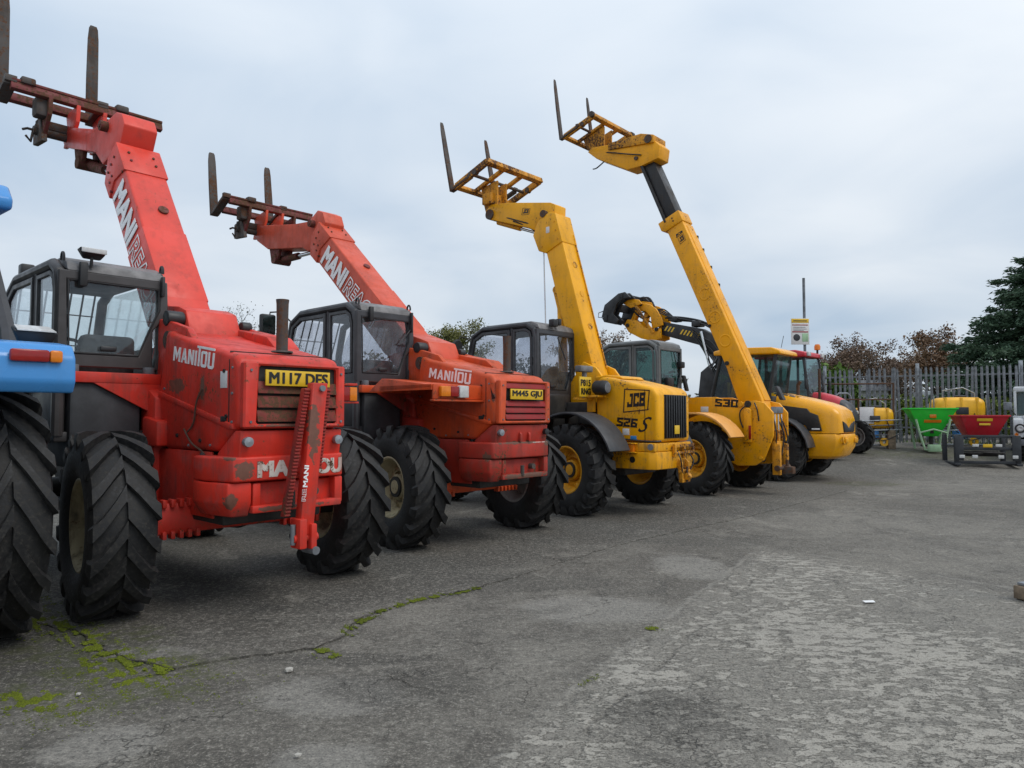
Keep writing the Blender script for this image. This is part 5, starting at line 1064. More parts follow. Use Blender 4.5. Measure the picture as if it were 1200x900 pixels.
# ------------------------------------------------------------------ sprayers
def sprayer(loc,rz,label,w,h,z0):
    th=thing('crop_sprayer',label,'sprayer',loc,rz,'mounted crop sprayers by the fence')
    secs=[]
    for k,(y,s) in enumerate(((-.42,.72),(-.36,.9),(-.2,1),(.2,1),(.36,.9),(.42,.72))):
        q=[]
        for a in range(20):
            t=2*math.pi*a/20; cx=math.copysign(abs(math.cos(t))**.45,math.cos(t)); cz=math.copysign(abs(math.sin(t))**.45,math.sin(t)); q.append((w/2*s*cx,y,z0+h/2+h/2*s*cz))
        secs.append(q)
    tk=MB().loft(secs).build('tank','tank',th,50)
    for i in range(3):
        x=-w*.30+w*.3*i; MB().box(x-.03,x+.03,-.44,.44,z0+h*.12,z0+h*.985,.02).build('tank_rib','tank',tk)
    MB().lathe([(0,.16),(.05,.16),(.07,.12),(.07,.001)],(.1,0,z0+h-.01),(0,0,1),18).build('filler_lid','black',tk)
    m=MB()
    for x in(-w*.42,w*.42): m.tube([(x,-.3,.02),(x,-.3,z0+h*.5)],.025,6); m.tube([(x,.3,.02),(x,.3,z0+h*.5)],.025,6); m.tube([(x,-.34,.05),(x,.34,.05)],.025,6)
    m.tube([(-w*.46,-.34,z0-.03),(w*.46,-.34,z0-.03)],.028,6); m.tube([(-w*.46,.34,z0-.03),(w*.46,.34,z0-.03)],.028,6); m.tube([(-w*.42,-.3,.06),(w*.42,-.3,.06)],.025,6)
    m.build('frame','galv',th)
    # folded booms and pump
    for k in range(4):
        z=.32+.14*k; MB().tube([(-w*.62,-.42-.03*k,z),(w*.62,-.42-.03*k,z+.05)],.018,6).build('spray_boom','galv' if k%2 else 'galv_dull',th)
    for sx in(-1,1):      # folded boom wings standing at each side
        for k,dx in enumerate((0,.10,.19)): MB().tube([(sx*(w*.52+dx),-.30+.04*k,.12),(sx*(w*.50+dx*.8),-.25,z0+h+.05-.12*k)],.017,6).build('boom_wing','galv' if k!=1 else 'galv_dull',th)
        for k in range(4): MB().tube([(sx*w*.52,-.30,.25+.25*k),(sx*(w*.52+.19),-.22,.37+.25*k)],.010,5).build('boom_brace','galv_dull',th)
    m=MB(); m.box(-.18,.12,-.36,-.1,.22,.5,.03); m.cyl((-.05,-.4,.36),(-.05,-.3,.36),.09,14); m.build('pump','blue',th)
    MB().lathe([(-.03,.05),(-.03,.12),(.03,.12),(.03,.05)],(w*.2,-.42,.15),(0,1,0),18).build('guide_wheel','tank',th)
    m=MB(); m.tube([(-w*.30,-.1,z0+h*.9),(-w*.30,-.1,z0+h+.2),(w*.1,-.1,z0+h+.28),(w*.32,-.1,z0+h+.12),(w*.32,-.1,z0+h*.9)],.016,6); m.build('hand_rail','galv',th)
    hoses(th,[[(-.1,-.4,.4),(-.3,-.46,.6),(-.2,-.44,z0+.1)],[(.1,-.4,.45),(.35,-.5,.5),(.3,-.46,z0+h*.4)],[(-.05,-.42,.3),(.2,-.5,.2),(w*.5,-.45,.35)]],.014)
    MB().box(-w*.12,w*.12,-.455,-.43,z0+h*.35,z0+h*.62,.01).build('control_box','slate',th)
    return th
sprayer((10.55,20.9,gh(0,20.9)),-12,'low yellow tank sprayer behind the rusty gate frame with white notices',1.15,.62,.52)
sprayer((13.15,21.0,gh(0,21.0)),-14,'larger yellow tank sprayer standing behind the green and red spreaders',1.36,.78,.66)
# ------------------------------------------------------------------ fertiliser spreaders
def hopper(th,w0,w1,d0,d1,z0,z1,mat):
    b=[(-w0/2,-d0/2,z0),(w0/2,-d0/2,z0),(w0/2,d0/2,z0),(-w0/2,d0/2,z0)]; t=[(-w1/2,-d1/2,z1),(w1/2,-d1/2,z1),(w1/2,d1/2,z1),(-w1/2,d1/2,z1)]
    m=MB(); vs=b+t; i_=[(x*.96,y*.96,z+.0) for x,y,z in t]; j_=[(x*.9,y*.9,z0+.05) for x,y,z in b]
    m.poly(vs+i_+j_,[(3,2,1,0),(0,1,5,4),(1,2,6,5),(2,3,7,6),(3,0,4,7),(4,5,9,8),(5,6,10,9),(6,7,11,10),(7,4,8,11),(9,13,12,8),(10,14,13,9),(11,15,14,10),(8,12,15,11),(12,13,14,15)],.006)
    h=m.build('hopper',mat,th); 
    for (x0,x1,y0,y1) in((-w1/2-.02,w1/2+.02,-d1/2-.02,-d1/2+.015),(-w1/2-.02,w1/2+.02,d1/2-.015,d1/2+.02),(-w1/2-.02,-w1/2+.015,-d1/2+.02,d1/2-.02),(w1/2-.015,w1/2+.02,-d1/2+.02,d1/2-.02)): MB().box(x0,x1,y0,y1,z1-.02,z1+.02,.006).build('rim_lip',mat,h)
    return h
def green_spreader():
    th=thing('fertiliser_spreader','bright green fertiliser spreader with pale green legs and orange lettering','spreader',(11.75,20.0,gh(0,20)),-18)
    h=hopper(th,.34,1.18,.34,.9,.42,1.19,'green')
    for a in(-1,1):
        MB().tube([(a*.42,-.38,.9),(a*.30,-.40,.35),(a*.22,-.42,.06),(a*.05,-.45,.02)],.03,8).build('leg','mint',th)
        MB().tube([(a*.42,.38,.9),(a*.30,.40,.05)],.03,8).build('leg','mint',th)
    MB().tube([(-.34,-.40,.52),(0,-.42,.62),(.34,-.40,.52)],.025,8).build('cross_bar','mint',th)
    m=MB(); m.lathe([(0,.001),(0,.26),(.04,.26),(.05,.001)],(0,-.1,.14),(0,0,1),20); m.cyl((0,-.1,.06),(0,-.1,.42),.05,10); m.build('spinner_disc','dark',th)
    m=MB(); m.box(-.16,.16,-.5,-.40,.0,.2,.02); m.build('gearbox','mint',th)
    # lettering plates follow the sloping front
    n=Vector((0,-.77,-.28)).normalized(); v=Vector((0,-.28,.77)).normalized()
    y=lambda z:-(.17+(z-.42)/.77*.28)-.004
    m=MB(); m.box(-.08,.08,y(1.0)-.01,y(1.0)+.01,.93,1.03,.003); m.build('emblem','lamp_amber',h)
    MB().hexa([(-.21,y(.80)-.012,.80),(.21,y(.80)-.012,.80),(.21,y(.80)+.01,.80),(-.21,y(.80)+.01,.80)],[(-.21,y(.88)-.012,.88),(.21,y(.88)-.012,.88),(.21,y(.88)+.01,.88),(-.21,y(.88)+.01,.88)],.002).build('name_strip','lamp_amber',h)
    MB().prism([(-.05,.50),(.05,.50),(.02,.66),(-.02,.66)],'y',y(.6)-.01,y(.6)+.02,.003).build('shutter','dark',h)
green_spreader()
def red_spreader():
    th=thing('fertiliser_spreader','dark red fertiliser spreader in a slate grey box frame','spreader',(11.82,18.0,gh(0,18.0)),-16)
    h=hopper(th,.60,1.06,.5,.9,.70,1.22,'hop_red')
    MB().hexa([(-.17,-.412,1.09),(.17,-.412,1.09),(.17,-.39,1.09),(-.17,-.39,1.09)],[(-.17,-.437,1.16),(.17,-.437,1.16),(.17,-.41,1.16),(-.17,-.41,1.16)],.002).build('name_strip','plate',h)
    MB().box(-.12,.12,-.42,-.395,.99,1.04,.002).build('emblem','plate',h)
    for x in(-.66,.66):
        MB().box(x-.05,x+.05,-.55,-.45,.0,.74,.01).build('frame_post','slate',th); MB().box(x-.05,x+.05,.40,.5,.0,.74,.01).build('frame_post','slate',th)
        MB().box(x-.06,x+.06,-.62,.5,.0,.06,.01).build('skid','slate',th)
        MB().box(x-.14 if x>0 else x-.05,x+.05 if x>0 else x+.14,-.57,-.55,.12,.72,.006).build('frame_panel','slate',th)
    for z in(.04,.38,.68): MB().box(-.61,.61,-.54,-.46,z,z+.07,.008).build('frame_rail','slate',th)
    for x,mt in((-.56,'lamp_clear'),(-.28,'lamp_clear'),(.28,'lamp_clear'),(.58,'lamp_clear')): MB().box(x-.06,x+.06,-.585,-.545,.18+.0*x,.26,.01).build('marker_lamp',mt,th)
    for x in(-.26,.24): MB().box(x-.07,x+.07,-.575,-.55,.46,.53,.01).build('marker_lamp','lamp_clear',th)
    MB().box(-.1,.1,-.57,-.55,.45,.53,.004).build('emblem','plate',th)
    m=MB(); m.lathe([(0,.001),(0,.24),(.03,.24),(.04,.001)],(-.25,-.2,.28),(0,0,1),18); m.lathe([(0,.001),(0,.24),(.03,.24),(.04,.001)],(.25,-.2,.28),(0,0,1),18); m.box(-.4,.4,-.05,.1,.2,.34,.02); m.build('spinner_gear','dark',th)
red_spreader()
# ------------------------------------------------------------------ white off-road vehicle at the right edge
def offroader():
    th=thing('offroad_vehicle','white off-road vehicle with round headlamp at the right edge of the yard','car',(14.20,18.65,.20),145)
    # local: +y forward (towards the camera)
    for sx in(-1,1):
        for y in(.55,-1.85): wheel(th,sx*.72,y,.38,.24,'rim_grey',0,rr=.22,nl=22,sweep=.2,lw=.05,style=1,outer=sx)
    b=MB(); b.prism([(.98,.52),(1.0,.92),(.96,1.16),(-.35,1.20),(-.35,.50)],'x',-.64,.64,.03); body=b.build('body','lr_white',th)
    for sx in(-1,1):
        MB().prism([(1.0,.62),(1.0,.98),(.97,1.10),(-.35,1.12),(-.35,.5),(.05,.5),(.15,.78),(.35,.9),(.75,.9),(.92,.75)],'x',sx*.64,sx*.86,.025).build('wing','lr_white',th)
        hl=MB().lathe([(0,.11),(.02,.12),(.03,.11),(.015,.001)],(sx*.72,1.0,.86),(0,1,0),20).build('headlight_bezel','black',th); MB().lathe([(.02,.001),(.035,.05),(.02,.092)],(sx*.72,1.0,.86),(0,1,0),20).build('headlight','lamp_clear',hl)
        MB().lathe([(0,.001),(.03,.03),(0,.045)],(sx*.80,1.0,.70),(0,1,0),14).build('side_lamp','lamp_amber',th)
        a=MB().tube([(sx*.80,-.30,1.2),(sx*.95,-.22,1.42)],.015,6).build('mirror_arm','black',th); MB().box(sx*.97-.10,sx*.97+.10,-.26,-.18,1.33,1.55,.03).build('mirror','galv_dull',a)
        MB().prism([(-.35,.5),(-.35,1.18),(-2.7,1.18),(-2.7,.5),(-2.25,.5),(-2.1,.8),(-1.85,.88),(-1.6,.8),(-1.45,.5)],'x',sx*.62,sx*.86,.02).build('side_panel','lr_white',th)
        for (ya,yb) in((-.50,-1.25),(-1.35,-2.6)): MB().box(sx*.80-.01,sx*.80+.01,yb,ya,1.28,1.78,.004).build('side_window','glass_dark',th)
        for y in(-.42,-1.30,-2.66): MB().box(sx*.80-.03,sx*.80+.03,y-.04,y+.04,1.18,1.86,.01).build('roof_pillar','lr_white',th)
    MB().box(-.80,.80,-2.72,-2.68,.6,1.9,.01).build('rear_wall','lr_white',th)
    MB().box(-.56,.56,1.0,1.03,.62,1.0,.02).build('grille','black',th)
    MB().box(-.88,.88,1.06,1.18,.42,.58,.02).build('front_bumper','galv_dull',th)
    MB().poly([(-.76,-.36,1.22),(.76,-.36,1.22),(.74,-.48,1.80),(-.74,-.48,1.80)],[(0,1,2,3)]).build('windscreen','glass_dark',th,0)
    MB().box(-.84,.84,-2.74,-.40,1.84,1.98,.05,3).build('roof','lr_white',th)
    MB().box(-.62,.62,-2.6,-.4,.35,.5,.02).build('chassis','dark',th)
offroader()
# ------------------------------------------------------------------ site sign on a tall post
def sign():
    th=thing('site_sign','tall thin post carrying a site notice with yellow heading, behind the tractors','sign',(9.93,24.0,.5),3)
    MB().cyl((0,0,0),(0,0,5.56),.045,12).build('post','galv_dull',th)
    b=MB().box(-.50,.13,-.075,-.06,3.28,4.17,.004).build('sign_board','sticker',th)
    MB().box(-.485,.115,-.079,-.0745,4.02,4.155,.001).build('yellow_band','plate',b)
    MB().box(-.46,.09,-.079,-.0745,3.69,3.73,.001).build('red_rule','lamp_red',b)
    MB().box(-.46,.09,-.079,-.0745,3.93,3.96,.001).build('red_rule','lamp_red',b)
    m=MB(); m.lathe([(0,.001),(-.004,.11),(0,.12)],(-.31,-.076,3.52),(0,1,0),16); m.build('picture_mark','slate',b)
    MB().box(-.12,.09,-.079,-.0745,3.38,3.66,.001).build('green_panel','mint',b)
    MB().box(-.42,.05,-.081,-.0785,4.07,4.10,.0).build('print_line','slate',b)
    for z,x1 in((3.86,.0),(3.80,.04),(3.75,-.06)): MB().box(-.42,x1,-.079,-.0745,z,z+.018,0).build('print_line','galv_dull',b)
sign()
# ------------------------------------------------------------------ vehicles and buildings beyond the fence
def far_van():
    th=thing('parked_van','white van with yellow-green band parked behind the fence','van',(25.2,41,.6),4)
    b=MB().prism([(-1.9,.35),(-1.9,1.0),(-1.3,1.2),(-.9,2.0),(-.6,2.2),(2.4,2.2),(2.45,.35)],'x',-.85,.85,.05,3).build('body','lr_white',th)
    for sx in(-1,1):
        MB().box(sx*.855-.006,sx*.855+.006,-.8,2.3,1.15,1.45,.002).build('high_visibility_band','plate',b); MB().box(sx*.855-.006,sx*.855+.006,-1.0,-.2,1.5,1.95,.002).build('side_window','glass_dark',b)
        for y in(-1.3,1.6): wheel(th,sx*.78,y,.33,.2,'rim_grey',0,rr=.2,nl=20,outer=sx)
    MB().poly([(-.75,-1.28,1.24),(.75,-1.28,1.24),(.7,-.9,1.98),(-.7,-.9,1.98)],[(0,1,2,3)]).build('windscreen','glass_dark',b,0)
    MB().box(-.6,.6,-1.935,-1.90,.6,.85,.01).build('grille','black',b); MB().box(-.84,.84,-1.325,-1.29,1.06,1.19,.005).build('high_visibility_band','plate',b)
far_van()
def far_house():
    th=thing('low_building','low white building behind the left end of the fence','building',(19.5,43,.5),-4)
    MB().box(-3.2,3.2,0,4,0,2.4,.02).build('wall','lr_white',th)
    MB().prism([(-.4,2.35),(2,3.1),(4.4,2.35)],'x',-3.5,3.5,.02).build('roof','slate',th)
    for x in(-2.2,-.6,1.4):
        f=MB().ring([(x-.45,1.0),(x-.45,1.95),(x+.45,1.95),(x+.45,1.0)],[(x-.38,1.07),(x-.38,1.88),(x+.38,1.88),(x+.38,1.07)],'y',-.05,.0,.005).build('window','slate',th); MB().box(x-.38,x+.38,-.02,-.01,1.07,1.88,0).build('pane','glass_dark',f)
far_house()
# ------------------------------------------------------------------ plants
def leafmat(name,a,b,rough=.6,trans=.25):
    t=NT(name); n=t.noise(.9,4,.6); f=t.noise(9,2,.5); oi=t.N.new('ShaderNodeNewGeometry').outputs['Random Per Island']
    t.col(t.mix(t.math('ADD',t.math('MULTIPLY',t.ramp(n,.3,.7),.5),t.math('MULTIPLY',oi,.5)),a,b)); t.b.inputs['Roughness'].default_value=rough; t.b.inputs['Specular IOR Level'].default_value=.25
    return t.m
M['leaf_conifer']=leafmat('dark_conifer_needles',(.030,.062,.038),(.075,.125,.068))
M['leaf_rust']=leafmat('rusty_autumn_leaves',(.11,.065,.038),(.21,.125,.07))
M['leaf_brown']=leafmat('brown_autumn_leaves',(.10,.066,.048),(.19,.125,.085))
M['leaf_olive']=leafmat('olive_leaves',(.10,.11,.030),(.20,.19,.06))
M['leaf_green']=leafmat('fresh_green_leaves',(.045,.10,.015),(.12,.20,.03))
M['leaf_hedge']=leafmat('hedge_leaves',(.05,.085,.015),(.17,.21,.035))
M['leaf_dark']=leafmat('dull_hedgerow_leaves',(.045,.050,.030),(.095,.085,.05))
M['bark']=plain('tree_bark',(.075,.062,.052),.85,0,.3,9,.4)
def leaves(mb,c,rad,n,size,rnd,flat=1.0):
    for _ in range(n):
        while True:
            p=Vector((rnd.uniform(-1,1),rnd.uniform(-1,1),rnd.uniform(-1,1)))
            if p.length<1: break
        p=Vector((c[0]+p.x*rad,c[1]+p.y*rad,c[2]+p.z*rad*flat))
        a=Vector((rnd.gauss(0,1),rnd.gauss(0,1),rnd.gauss(0,1))).normalized(); b=a.cross(Vector((rnd.gauss(0,1),rnd.gauss(0,1),rnd.gauss(0,1)))).normalized(); s=size*rnd.uniform(.6,1.4)
        o=len(mb.v); mb.v+=[tuple(p-a*s),tuple(p+b*s*.55),tuple(p+a*s),tuple(p-b*s*.55)]; mb.f.append([o,o+1,o+2,o+3])
def rawbuild(mb,name,mat,parent):
    me=bpy.data.meshes.new(name); me.from_pydata(mb.v,[],mb.f); me.materials.append(M[mat]); me.update()
    o=bpy.data.objects.new(name,me); COL.objects.link(o); o.parent=parent; return o
def tree(name,label,loc,h,spread,leaf,seed,nleaf=5,lsize=.09,twigs=3,group='trees beyond the yard',base=.28,dens=1.0):
    rnd=random.Random(seed); th=thing(name,label,'tree',loc,rnd.uniform(0,360),group)
    tr=MB(); tips=[]
    def branch(p,d,L_,r,lev):
        pts=[p]; q=Vector(p); n=3
        for i in range(n):
            d=(d+Vector((rnd.gauss(0,.16),rnd.gauss(0,.16),rnd.gauss(0,.10)+.03))).normalized(); q=q+d*L_/n; pts.append(q.copy())
        tr.tube(pts,r,5 if lev<2 else 3,r*.45,cap=False)
        if lev>=twigs: tips.append(pts[-1]); tips.append(pts[-2]); return
        k=rnd.choice((3,4)) if lev>0 else 8
        for i in range(k):
            t=rnd.uniform(.35,1) if lev>0 else rnd.uniform(.25,1); j=min(int(t*n),n-1); s=pts[j].lerp(pts[j+1],t*n-j) if j<n else pts[-1]
            a=rnd.uniform(0,6.28); out=Vector((math.cos(a),math.sin(a),rnd.uniform(.15,.9))).normalized()
            branch(s,(d*.55+out).normalized(),L_*rnd.uniform(.5,.72)*(1 if lev else spread/h*1.5),r*.5,lev+1)
    branch(Vector((0,0,-.2)),Vector((0,0,1)),h*.62,h*.022,0)
    zmax=max(p.z for p in tips); k=h/zmax
    tr.v=[(x,y,z*k) for x,y,z in tr.v]; tips=[Vector((p.x,p.y,p.z*k)) for p in tips]
    tr.build('trunk','bark',th)
    cr=MB()
    for p in tips:
        if rnd.random()<dens: leaves(cr,p,h*.075,nleaf,lsize,rnd)
    if cr.v: rawbuild(cr,'crown',leaf,th)
    return th
def sprays(mb,c,d,rad,n,size,rnd):
    for _ in range(n):
        p=c+Vector((rnd.gauss(0,1),rnd.gauss(0,1),rnd.gauss(-.2,.7)))*rad*.6
        a=(d+Vector((rnd.gauss(0,.55),rnd.gauss(0,.55),rnd.gauss(-.15,.4)))).normalized(); b=a.cross(Vector((rnd.gauss(0,1),rnd.gauss(0,1),rnd.gauss(0,1)))).normalized(); s=size*rnd.uniform(.6,1.4); o=len(mb.v)
        mb.v+=[tuple(p-a*s*.6),tuple(p+b*s*.26),tuple(p+a*s),tuple(p-b*s*.26)]; mb.f.append([o,o+1,o+2,o+3])
def conifer(loc,h,rad,seed,label,group):
    rnd=random.Random(seed); th=thing('conifer_tree',label,'tree',loc,0,group)
    tr=MB(); tr.tube([(0,0,-.2),(0,0,h*.5),(0,0,h*.98)],h*.025,7,.02); cr=MB(); z=.5
    while z<h*.98:
        f=1-z/h; L0=rad*(f**.72)*rnd.uniform(.85,1.1)+.15
        nb=int(7+8*f)
        for i in range(nb):
            a=6.283*(i+rnd.uniform(-.35,.35))/nb; Lb=L0*rnd.uniform(.65,1.12); d=Vector((math.cos(a),math.sin(a),0)); pts=[Vector((0,0,z))]
            up=rnd.uniform(.0,.35)
            for k in range(1,5): t=k/4; pts.append(Vector((0,0,z))+d*Lb*t+Vector((0,0,Lb*(up*t-.28*t*t+.10*t**4))))
            tr.tube(pts,.03+.01*f,3,.008,cap=False)
            for k in range(int(8+Lb*15)):
                t=rnd.uniform(.15,1.03)**.75; j=min(int(t*4),3); p=pts[j].lerp(pts[j+1],min(t*4-j,1.1))
                sprays(cr,p,(pts[j+1]-pts[j]).normalized(),.10+.20*(1-t*.6),7,.13,rnd)
        z+=h*.024+.03*f
    tr.build('trunk','bark',th); rawbuild(cr,'crown','leaf_conifer',th)
conifer((24.8,32.5,.5),8.8,6.0,3,'large dark green conifer at the right edge beyond the fence','trees beyond the yard')
tree('autumn_tree','rusty brown autumn tree just left of the dark conifer',(23.4,40,.5),5.8,3.4,'leaf_rust',11,40,.075)
tree('autumn_tree','pale thin autumn tree in front of the conifer, left of the rusty one',(23.6,43,.5),4.8,2.2,'leaf_brown',12,14,.06)
tree('autumn_tree','brown tree with broad crown right of the site sign',(29.2,60,.5),7.5,6.2,'leaf_brown',13,44,.095)
tree('autumn_tree','smaller brown tree between the broad crowned tree and the rusty one',(32.0,61,.5),6.6,4.8,'leaf_brown',14,38,.095)
tree('autumn_tree','brown tree showing above the orange beacon',(26.3,60,.5),7.3,4.8,'leaf_brown',15,38,.095)
tree('bare_tree','bare twiggy tree between the two red telehandlers',(-21.0,55,2.0),7.4,6.4,'leaf_dark',21,3,.06,4,dens=.8)
tree('bare_tree','smaller bare tree right of the twiggy one, behind the red telehandlers',(-18.6,58,2.0),6.2,4.6,'leaf_dark',22,3,.06,4,dens=.8)
tree('leafy_tree','olive green tree between the orange-red and the 526S telehandlers',(-4.7,60,2.2),6.7,3.4,'leaf_olive',23,36,.085)
tree('autumn_tree','brown tree peeping out behind the 526S boom',(7.3,58,2.0),6.2,4.5,'leaf_brown',24,26,.085)
tree('autumn_tree','brown tree behind the head of the black striped boom',(9.5,60,2.0),5.9,4.5,'leaf_brown',25,26,.085)
tree('bare_tree','faint bare tree right of the first orange-red boom',(-9.0,62,2.2),6.6,4.6,'leaf_dark',26,3,.06,4,dens=.8)
def bush(name,label,loc,w,d,h,leaf,n,size,seed,cat='bush'):
    rnd=random.Random(seed); th=thing(name,label,cat,loc,0); cr=MB(); st=MB()
    for i in range(n):
        p=(rnd.uniform(-w/2,w/2),rnd.uniform(-d/2,d/2),h*rnd.uniform(.12,1)**.8*(.8+.2*rnd.random()))
        leaves(cr,p,.16,6,size,rnd)
    for i in range(int(6+w*4)):
        x=rnd.uniform(-w/2,w/2); st.tube([(x,0,-.1),(x+rnd.gauss(0,.06),rnd.gauss(0,.1),h*.5),(x+rnd.gauss(0,.15),rnd.gauss(0,.15),h*.9)],.015,4,.006,cap=False)
    st.build('stem','bark',th); rawbuild(cr,'foliage',leaf,th)
bush('shrub','light green leafy shrub at the left end of the palisade fence',(11.55,25.3,.5),1.3,.9,2.7,'leaf_green',330,.10,31)
bush('hedge','yellow-green clipped hedge running behind the palisade fence',(16.4,25.2,.5),9.0,.9,1.55,'leaf_hedge',2600,.07,32,'hedge')
# ------------------------------------------------------------------ ground
def yardmat():
    """old yard of patched concrete and tarmac: worn matrix, exposed stone, scaled skin, stains"""
    t=NT('worn_yard_surface'); v=t.c; Mx=lambda op,a,b:t.math(op,a,b)
    big=t.noise(.33,3,.6,v,.4); mid=t.noise(1.9,4,.65,v,.8); cm=t.noise(8,4,.72,v,.5); fine=t.noise(30,4,.8,v); grit=t.noise(85,3,.8,v)
    sx=t.N.new('ShaderNodeSeparateXYZ'); t.link(v,sx.inputs[0]); X,Y=sx.outputs[0],sx.outputs[1]
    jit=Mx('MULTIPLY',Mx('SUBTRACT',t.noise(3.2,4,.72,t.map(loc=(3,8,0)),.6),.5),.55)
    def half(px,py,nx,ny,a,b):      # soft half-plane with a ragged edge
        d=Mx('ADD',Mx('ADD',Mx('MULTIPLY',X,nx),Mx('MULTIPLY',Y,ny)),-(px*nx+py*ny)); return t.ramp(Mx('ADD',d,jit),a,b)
    def blob(px,py,rx,ry,k=2.6,soft=.25):
        a=Mx('MULTIPLY',Mx('SUBTRACT',X,px),1/rx); b=Mx('MULTIPLY',Mx('SUBTRACT',Y,py),1/ry)
        d=Mx('POWER',Mx('ADD',Mx('MULTIPLY',a,a),Mx('MULTIPLY',b,b)),.5); return t.ramp(Mx('ADD',d,Mx('MULTIPLY',jit,k)),1-soft,1+soft,1,0)
    flake=Mx('MULTIPLY',half(0.0,3.2,.858,-.513,-.02,.10),half(2.66,7.72,-.802,-.597,-.05,.5))
    A,B,C=(.098,.089,.076),(.205,.190,.163),(.40,.372,.32)
    base=Mx('ADD',Mx('ADD',Mx('MULTIPLY',big,.34),Mx('MULTIPLY',mid,.38)),Mx('MULTIPLY',cm,.28))
    c=t.mix(t.ramp(base,.40,.62),A,B)
    h=Mx('MULTIPLY',cm,1.2)
    dirt_shade=half(-1.0,5.15,-.73,.68,-.25,.55); c=t.mix(Mx('MULTIPLY',Mx('MULTIPLY',dirt_shade,t.ramp(mid,.30,.62,.45,1.0)),.55),c,(.050,.047,.042))  # old dirty slab, darkened further to paint in shade under the machines
    damp=half(-.2,3.6,-.9,-.43,.0,1.2); c=t.mix(Mx('MULTIPLY',Mx('MULTIPLY',damp,t.ramp(big,.38,.60,.3,1.0)),.40),c,(.058,.053,.045))
    # scaled concrete skin, lower right
    f1=t.noise(11,6,.70,t.map((.72,1.25,1),rot=(0,0,R(10))),.12); f2=t.noise(.7,4,.55,v,.5); fs=Mx('ADD',f1,Mx('MULTIPLY',f2,.45))
    skin=Mx('MULTIPLY',t.ramp(fs,.70,.76),flake); pit=Mx('MULTIPLY',t.ramp(fs,.69,.62),flake)
    c=t.mix(Mx('MULTIPLY',flake,.60),c,(.33,.307,.265)); c=t.mix(Mx('MULTIPLY',skin,.50),c,(.47,.438,.38)); c=t.mix(Mx('MULTIPLY',pit,.45),c,(.145,.135,.118))
    h=Mx('ADD',h,Mx('MULTIPLY',skin,2.6))
    # bare pale patches, dark patches, the largest below and beside the machines
    pal=None
    for p in((-.92,3.62,.34,.26),(-2.15,4.27,.30,.10),(-.75,2.98,.22,.14),(.60,5.25,.55,.36),(1.65,6.7,.30,.5),(-1.75,3.1,.25,.2)):
        k=blob(*p); pal=k if pal is None else Mx('MAXIMUM',pal,k)
    c=t.mix(Mx('MULTIPLY',pal,.48),c,(.30,.285,.255)); h=Mx('ADD',h,Mx('MULTIPLY',pal,.8))
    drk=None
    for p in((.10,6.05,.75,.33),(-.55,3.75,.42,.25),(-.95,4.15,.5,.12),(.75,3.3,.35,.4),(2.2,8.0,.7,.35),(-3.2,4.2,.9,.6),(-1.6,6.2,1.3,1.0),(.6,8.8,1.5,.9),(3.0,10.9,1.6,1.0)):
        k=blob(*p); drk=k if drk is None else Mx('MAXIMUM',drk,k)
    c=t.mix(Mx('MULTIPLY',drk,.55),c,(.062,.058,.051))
    st=t.noise(2.0,5,.72,t.map((1,1,1),(4,9,0)),1.4); c=t.mix(Mx('MULTIPLY',t.ramp(st,.50,.70),.45),c,(.060,.057,.051))
    pt=t.noise(1.2,5,.75,t.map((1,1,1),(14,3,0)),1.0); pm=t.ramp(pt,.56,.68); c=t.mix(Mx('MULTIPLY',pm,.30),c,C)
    def line(px,py,nx,ny,w):
        d=Mx('ADD',Mx('ADD',Mx('MULTIPLY',X,nx),Mx('MULTIPLY',Y,ny)),-(px*nx+py*ny)); return t.ramp(Mx('ABSOLUTE',Mx('ADD',d,Mx('MULTIPLY',jit,.35)),0.0),0.0,w,1,0)
    brk=t.ramp(t.noise(1.4,4,.6,t.map(loc=(9,1,0))),.40,.56)
    ln=Mx('MULTIPLY',Mx('MAXIMUM',Mx('MULTIPLY',line(0.0,3.2,.858,-.513,.035),t.ramp(Y,8.2,7.4)),Mx('MULTIPLY',line(2.66,7.72,-.802,-.597,.05),t.ramp(X,1.6,2.4))),brk)
    c=t.mix(Mx('MULTIPLY',ln,.45),c,(.34,.32,.28))
    ld=Mx('MULTIPLY',Mx('MULTIPLY',line(0.22,3.05,.858,-.513,.02),t.ramp(Y,7.0,6.0)),t.ramp(t.noise(1.7,4,.6,t.map(loc=(1,6,0))),.44,.54)); c=t.mix(Mx('MULTIPLY',ld,.55),c,(.055,.051,.044)); h=Mx('SUBTRACT',h,Mx('MULTIPLY',ld,1.5))
    # exposed stone: pale and dark grains
    g1=Mx('ADD',Mx('MULTIPLY',fine,.5),Mx('MULTIPLY',grit,.5))
    c=t.mix(Mx('MULTIPLY',t.ramp(g1,.50,.62),.62),c,C); c=t.mix(Mx('MULTIPLY',t.ramp(g1,.50,.38),.70),c,(.040,.038,.034))
    ch=Mx('MULTIPLY',t.ramp(t.voro(42,'F1',v),.06,.20,1,0),t.ramp(t.noise(23,1,.5,v),.58,.62)); c=t.mix(Mx('MULTIPLY',ch,.65),c,(.46,.44,.40))
    h=Mx('ADD',h,Mx('MULTIPLY',g1,2.6))
    # green algae film beside the joints
    al=Mx('MULTIPLY',Mx('MAXIMUM',Mx('MAXIMUM',blob(-2.1,3.85,.55,.45),blob(-2.6,4.4,.5,.4)),Mx('MAXIMUM',blob(13.0,19.6,3.6,1.0),blob(7.2,14.6,.8,.5))),t.ramp(cm,.42,.60)); c=t.mix(Mx('MULTIPLY',al,.55),c,(.060,.070,.018))
